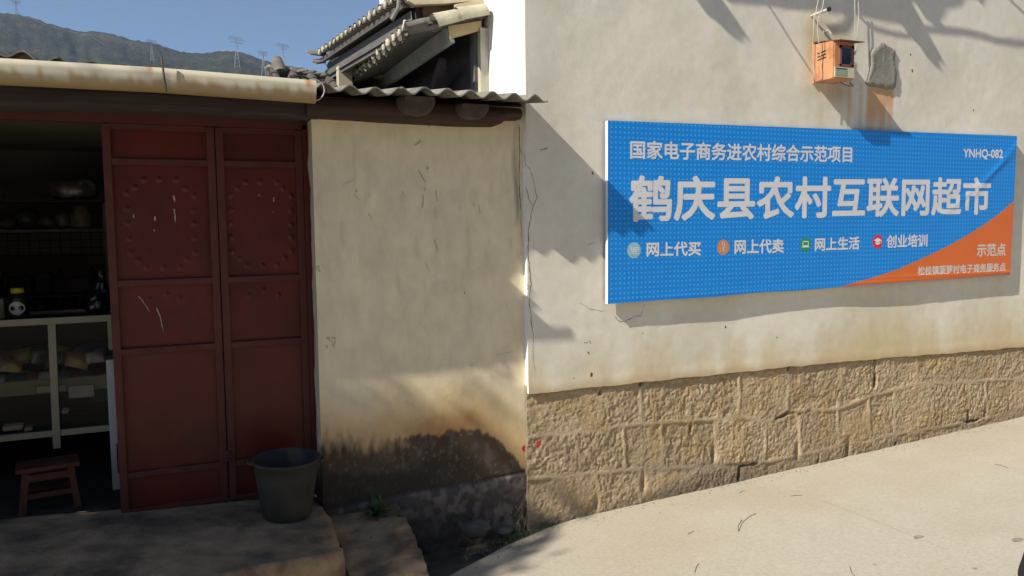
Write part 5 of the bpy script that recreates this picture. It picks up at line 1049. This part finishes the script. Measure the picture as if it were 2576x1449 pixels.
# fascia board under the eave, hip corner tile at the far end, soffit
b = MB(); f0 = Nu + Vector((.06, 0, -.05)); f1 = Fu + Vector((.06, 0, -.05)); b.add([f0, f1, f1 + Vector((.02, 0, -.13)), f0 + Vector((.02, 0, -.13))] + [p + Vector((.03, 0, 0)) for p in (f0, f1, f1 + Vector((.02, 0, -.13)), f0 + Vector((.02, 0, -.13)))], [(0, 3, 2, 1), (4, 5, 6, 7), (0, 1, 5, 4), (3, 7, 6, 2), (1, 2, 6, 5)]); uh(b.build('fascia_board', mat('grey_weathered_board', (0.14, 0.13, 0.13), 0.9, 0.25, 10, 0.4, 30, stretch=(1, .4, 3)), UH))
b = MB(); b.add([f0 + Vector((.0, 0, -.1)), f1 + Vector((0, 0, -.1)), f1 + Vector((.6, 0, .02)), f0 + Vector((.6, 0, .02))], [(0, 1, 2, 3)]); b.box((Nu.x + .30, Yu + .1, 2.93), (Nu.x + .36, Fu.y - .55, Nu.z + .05)); b.box((Nu.x + .1, Yu + .02, Nu.z - .15), (XC + .1, Yu + .1, Nu.z - .02)); uh(b.build('soffit', M_drywood, UH))
b = MB(); halftile(b, Fu + Vector((.03, -.06, .02)), Fu + Vector((-.10, .03, .045)), .035, .03); halftile(b, Fu + Vector((.03, -.02, -.03)), Fu + Vector((-.05, .04, -.035)), .03, .03); uh(b.build('hip_tile', M_tile, UH))
cwl_ = at(852, 190, Fu.y - .35); b = MB(); b.box((cwl_[0], Fu.y - .35, 2.0), (cwl_[0] + .12, Fu.y - .25, Nu.z - .12)); b.box((cwl_[0] + .121, Fu.y - .35, 2.82), (cwl_[0] + .5, Fu.y - .25, Nu.z - .12)); uh(b.build('wall', mat('cream_far_wall', (0.50, 0.45, 0.33), 0.9, 0.1, 6), UH))
# gable at near end: cream verge, brick band
p_ = P2([(1022, 5), (1040, 15), (1120, 12), (1213, 3), (1213, -40), (1022, -30)], Yu - .02); b = MB(); b.prism(p_, Yu - .06, Yu + .04); uh(b.build('verge_cap', mat('cream_verge', (0.58, 0.50, 0.33), 0.9, 0.15, 9, .5, 40, bdist=.006), UH))
p_ = P2([(1062, 18), (1120, 16), (1213, 8), (1213, 24), (1130, 34), (1065, 48)], Yu + .0); b = MB(); b.prism(p_, Yu, Yu + .08); uh(b.build('brick_band', mat('crumbled_brick', (0.14, 0.085, 0.06), 0.95, 0.4, 14, 1, 40, bdist=.02), UH))
p_ = P2([(1062, 30), (1140, 28), (1213, 14), (1213, 70), (1062, 62)], Yu + .08); b = MB(); b.prism(p_, Yu + .05, Yu + .12); uh(b.build('mud_wall', mat('mud_wall_mat', (0.26, 0.20, 0.13), 0.95, 0.3, 10, 1, 30, bdist=.02), UH))
b = MB(); b.tube([at(1004, -6, Yu - .1), at(1002, 20, Yu - .1), at(985, 50, Yu - .1)], .014, 8); uh(b.build('downpipe', mat('old_pipe', (0.2, 0.19, 0.17), 0.8, 0.2, 9), UH))
b = MB(); b.bar(at(1143, 19, Yu - .05), at(1213, 6, Yu - .05), .04, .035); b.bar(at(1143, 26, Yu - .04), at(1213, 13, Yu - .04), .03, .02); uh(b.build('verge_rail', mat('cream_verge', (0.58, 0.50, 0.33)), UH))
# low tiled roof in the courtyard
YL = 2.9
LH = thing('courtyard_roof', 'low old tiled roof with crumbling ridge behind the corrugated sheets', 'building', None, (0.6, YL, 2.0))
def lh(o): return rel(LH, o)
r0 = V3(at(684, 183, YL)); r1 = V3(at(835, 204, YL)); b = MB(); dn = Vector((0, -1, -.45)).normalized(); Ld = 1.1
r1 = r0 + (r1 - r0) * 1.6
b.add([r0, r1, r1 + dn * Ld, r0 + dn * Ld, r1 + Vector((0, 1, -.45)), r0 + Vector((0, 1, -.45))], [(0, 3, 2, 1), (0, 1, 4, 5)]); lh(b.build('roof_deck', M_tiledark, LH))
b = MB(); rd = (r1 - r0); k_n = int(rd.length / .17)
for i in range(k_n + 1):
    c = r0 + rd * (i / k_n); n_ = 8
    for seg in range(6):
        ring_ = []
        for ss_, rr in ((seg * .19, .05), (seg * .19 + .21, .058)):
            for j in range(n_ + 1): a = math.pi * j / n_; ring_.append(c + dn * ss_ + rd.normalized() * math.cos(a) * rr + Vector((0, -.4, 1)) * math.sin(a) * rr)
        b.add(ring_, [(j, j + 1, n_ + 2 + j, n_ + 1 + j) for j in range(n_)], True)
lh(b.build('roof_tiles', M_tiledark, LH))
b = MB(); rn3 = random.Random(5)
for i in range(26): c = r0 + rd * (i / 25) + Vector((0, 0, .04 + rn3.uniform(-.008, .008))); b.lump(c, .05, 500 + i, 7, (1.4, .9, .55))
lh(b.build('ridge_cap', mat('crumbling_ridge', (0.24, 0.21, 0.17), 0.95, 0.4, 20, 1, 60, bdist=.01), LH))
b = MB(); b.tube([r0 + Vector((.06, -.1, -.02)), r0 + Vector((.05, -.02, .08)), r0 + Vector((.05, 0, .13))], [.06, .055, .04], 10); lh(b.build('ridge_stub', M_tile, LH))
b = MB(); b.bar(r0 + Vector((-.03, 0, .0)), r0 + dn * Ld + Vector((-.03, 0, 0)), .03, .10); lh(b.build('barge_board', M_drywood, LH))

# ------------------------------------------------------------------ unseen house across the lane, added to cut the sky light
OH = thing('opposite_house', 'plain mud brick house added across the lane to hold back sky light', 'building', None, (3, -9, -0.5))
b = MB(); b.box((-5, -14, -1.4), (16, -9, 4.6)); rel(OH, b.build('wall', mat('mud_brick', (0.42, 0.29, 0.16), 0.95, 0.2, 2, .6, 20), OH))
b = MB(); b.prism([(-5.4, 4.6), (16.4, 4.6), (16.4, 4.9), (-5.4, 4.9)][::-1], -14.4, -8.5); rel(OH, b.build('roof', M_tiledark, OH))
b = MB(); b.box((2, -9.0, -.4), (3.1, -8.96, 1.7)); rel(OH, b.build('door', M_drywood, OH))

# ------------------------------------------------------------------ trees
def leafy(name, lab, base, top, rad, nleaf, ls, sd, m_leaf, trunk_r=.06, branches=10, group=None):
    rn = random.Random(sd); t = thing(name, lab, 'tree', group, tuple(base)); H_ = Vector(top) - Vector(base); b = MB()
    b.tube([(0, 0, 0), H_ * .4 + Vector((.1, 0, 0)), H_], [trunk_r, trunk_r * .7, trunk_r * .3], 8); tips = []
    for i in range(branches):
        a = rn.uniform(0, 6.28); e = rn.uniform(-.8, 1); v = Vector((math.cos(a) * rad[0] * rn.uniform(.4, .95), math.sin(a) * rad[1] * rn.uniform(.4, .95), e * rad[2] * .85)); s0 = H_ * rn.uniform(.75, 1)
        b.tube([s0, (s0 + H_ + v) / 2 + Vector((0, 0, .05)), H_ + v], [trunk_r * .35, trunk_r * .2, trunk_r * .08], 5); tips += [H_ + v, (H_ + v * .6)]
    b.build('trunk', mat('bark', (0.09, 0.07, 0.05), 0.95, 0.3, 12, .6, 20), t); b = MB()
    for i in range(nleaf):
        if rn.random() < .6: c = rn.choice(tips) + Vector((rn.gauss(0, rad[0] * .22), rn.gauss(0, rad[1] * .22), rn.gauss(0, rad[2] * .2)))
        else:
            while True:
                v = Vector((rn.uniform(-1, 1), rn.uniform(-1, 1), rn.uniform(-1, 1)))
                if v.length < 1: break
            c = H_ + Vector((v.x * rad[0], v.y * rad[1], v.z * rad[2]))
        n_ = Vector((rn.gauss(0, 1), rn.gauss(0, 1), rn.gauss(0, 1))).normalized(); u = n_.orthogonal().normalized(); v = n_.cross(u); l = ls * rn.uniform(.6, 1.3)
        b.add([c - u * l * .5, c - v * l * .22, c + u * l * .5, c + v * l * .22], [(0, 1, 2, 3)])
    b.build('crown', m_leaf, t); return t
M_tl = mat('tree_leaf', (0.06, 0.09, 0.03), 0.7, 0.3, 4)
tb = at(862, 190, 9.0); leafy('small_tree', 'small leafy tree top showing between the tiled roofs', (tb[0], 9, -1.4), (tb[0], 9, tb[2] + .02), (.34, .34, .42), 700, .09, 5, M_tl)
leafy('added_shade_tree', 'broad leafy tree added out of view to shade the platform and wall foot', (-7.6, -3.3, -1.2), (-7.0, -2.15, 5.9), (1.0, .85, 1.3), 6500, .16, 8, M_tl, .12, 18)  # unseen tree, crown shaped to keep sun off platform and lower wall

# ------------------------------------------------------------------ air
import os
b = MB(); b.box((-1300, -1200, -2.5), (1500, 1350, 420))
hz = b.build('haze', None if False else mat('haze_tmp', (1, 1, 1))); hm = bpy.data.materials.new('haze_air'); hm.use_nodes = True; t = hm.node_tree; t.nodes.clear()
ou = t.nodes.new('ShaderNodeOutputMaterial'); pv = t.nodes.new('ShaderNodeVolumePrincipled'); pv.inputs['Color'].default_value = (0.50, 0.66, 0.95, 1); pv.inputs['Density'].default_value = 0.00026; pv.inputs['Anisotropy'].default_value = 0.2
t.links.new(pv.outputs[0], ou.inputs['Volume']); hz.data.materials.clear(); hz.data.materials.append(hm); hz['kind'] = 'stuff'; hz['label'] = 'thin bluish haze over the hills'; hz['category'] = 'haze'
for m_ in list(bpy.data.materials):
    if m_.users == 0: bpy.data.materials.remove(m_)
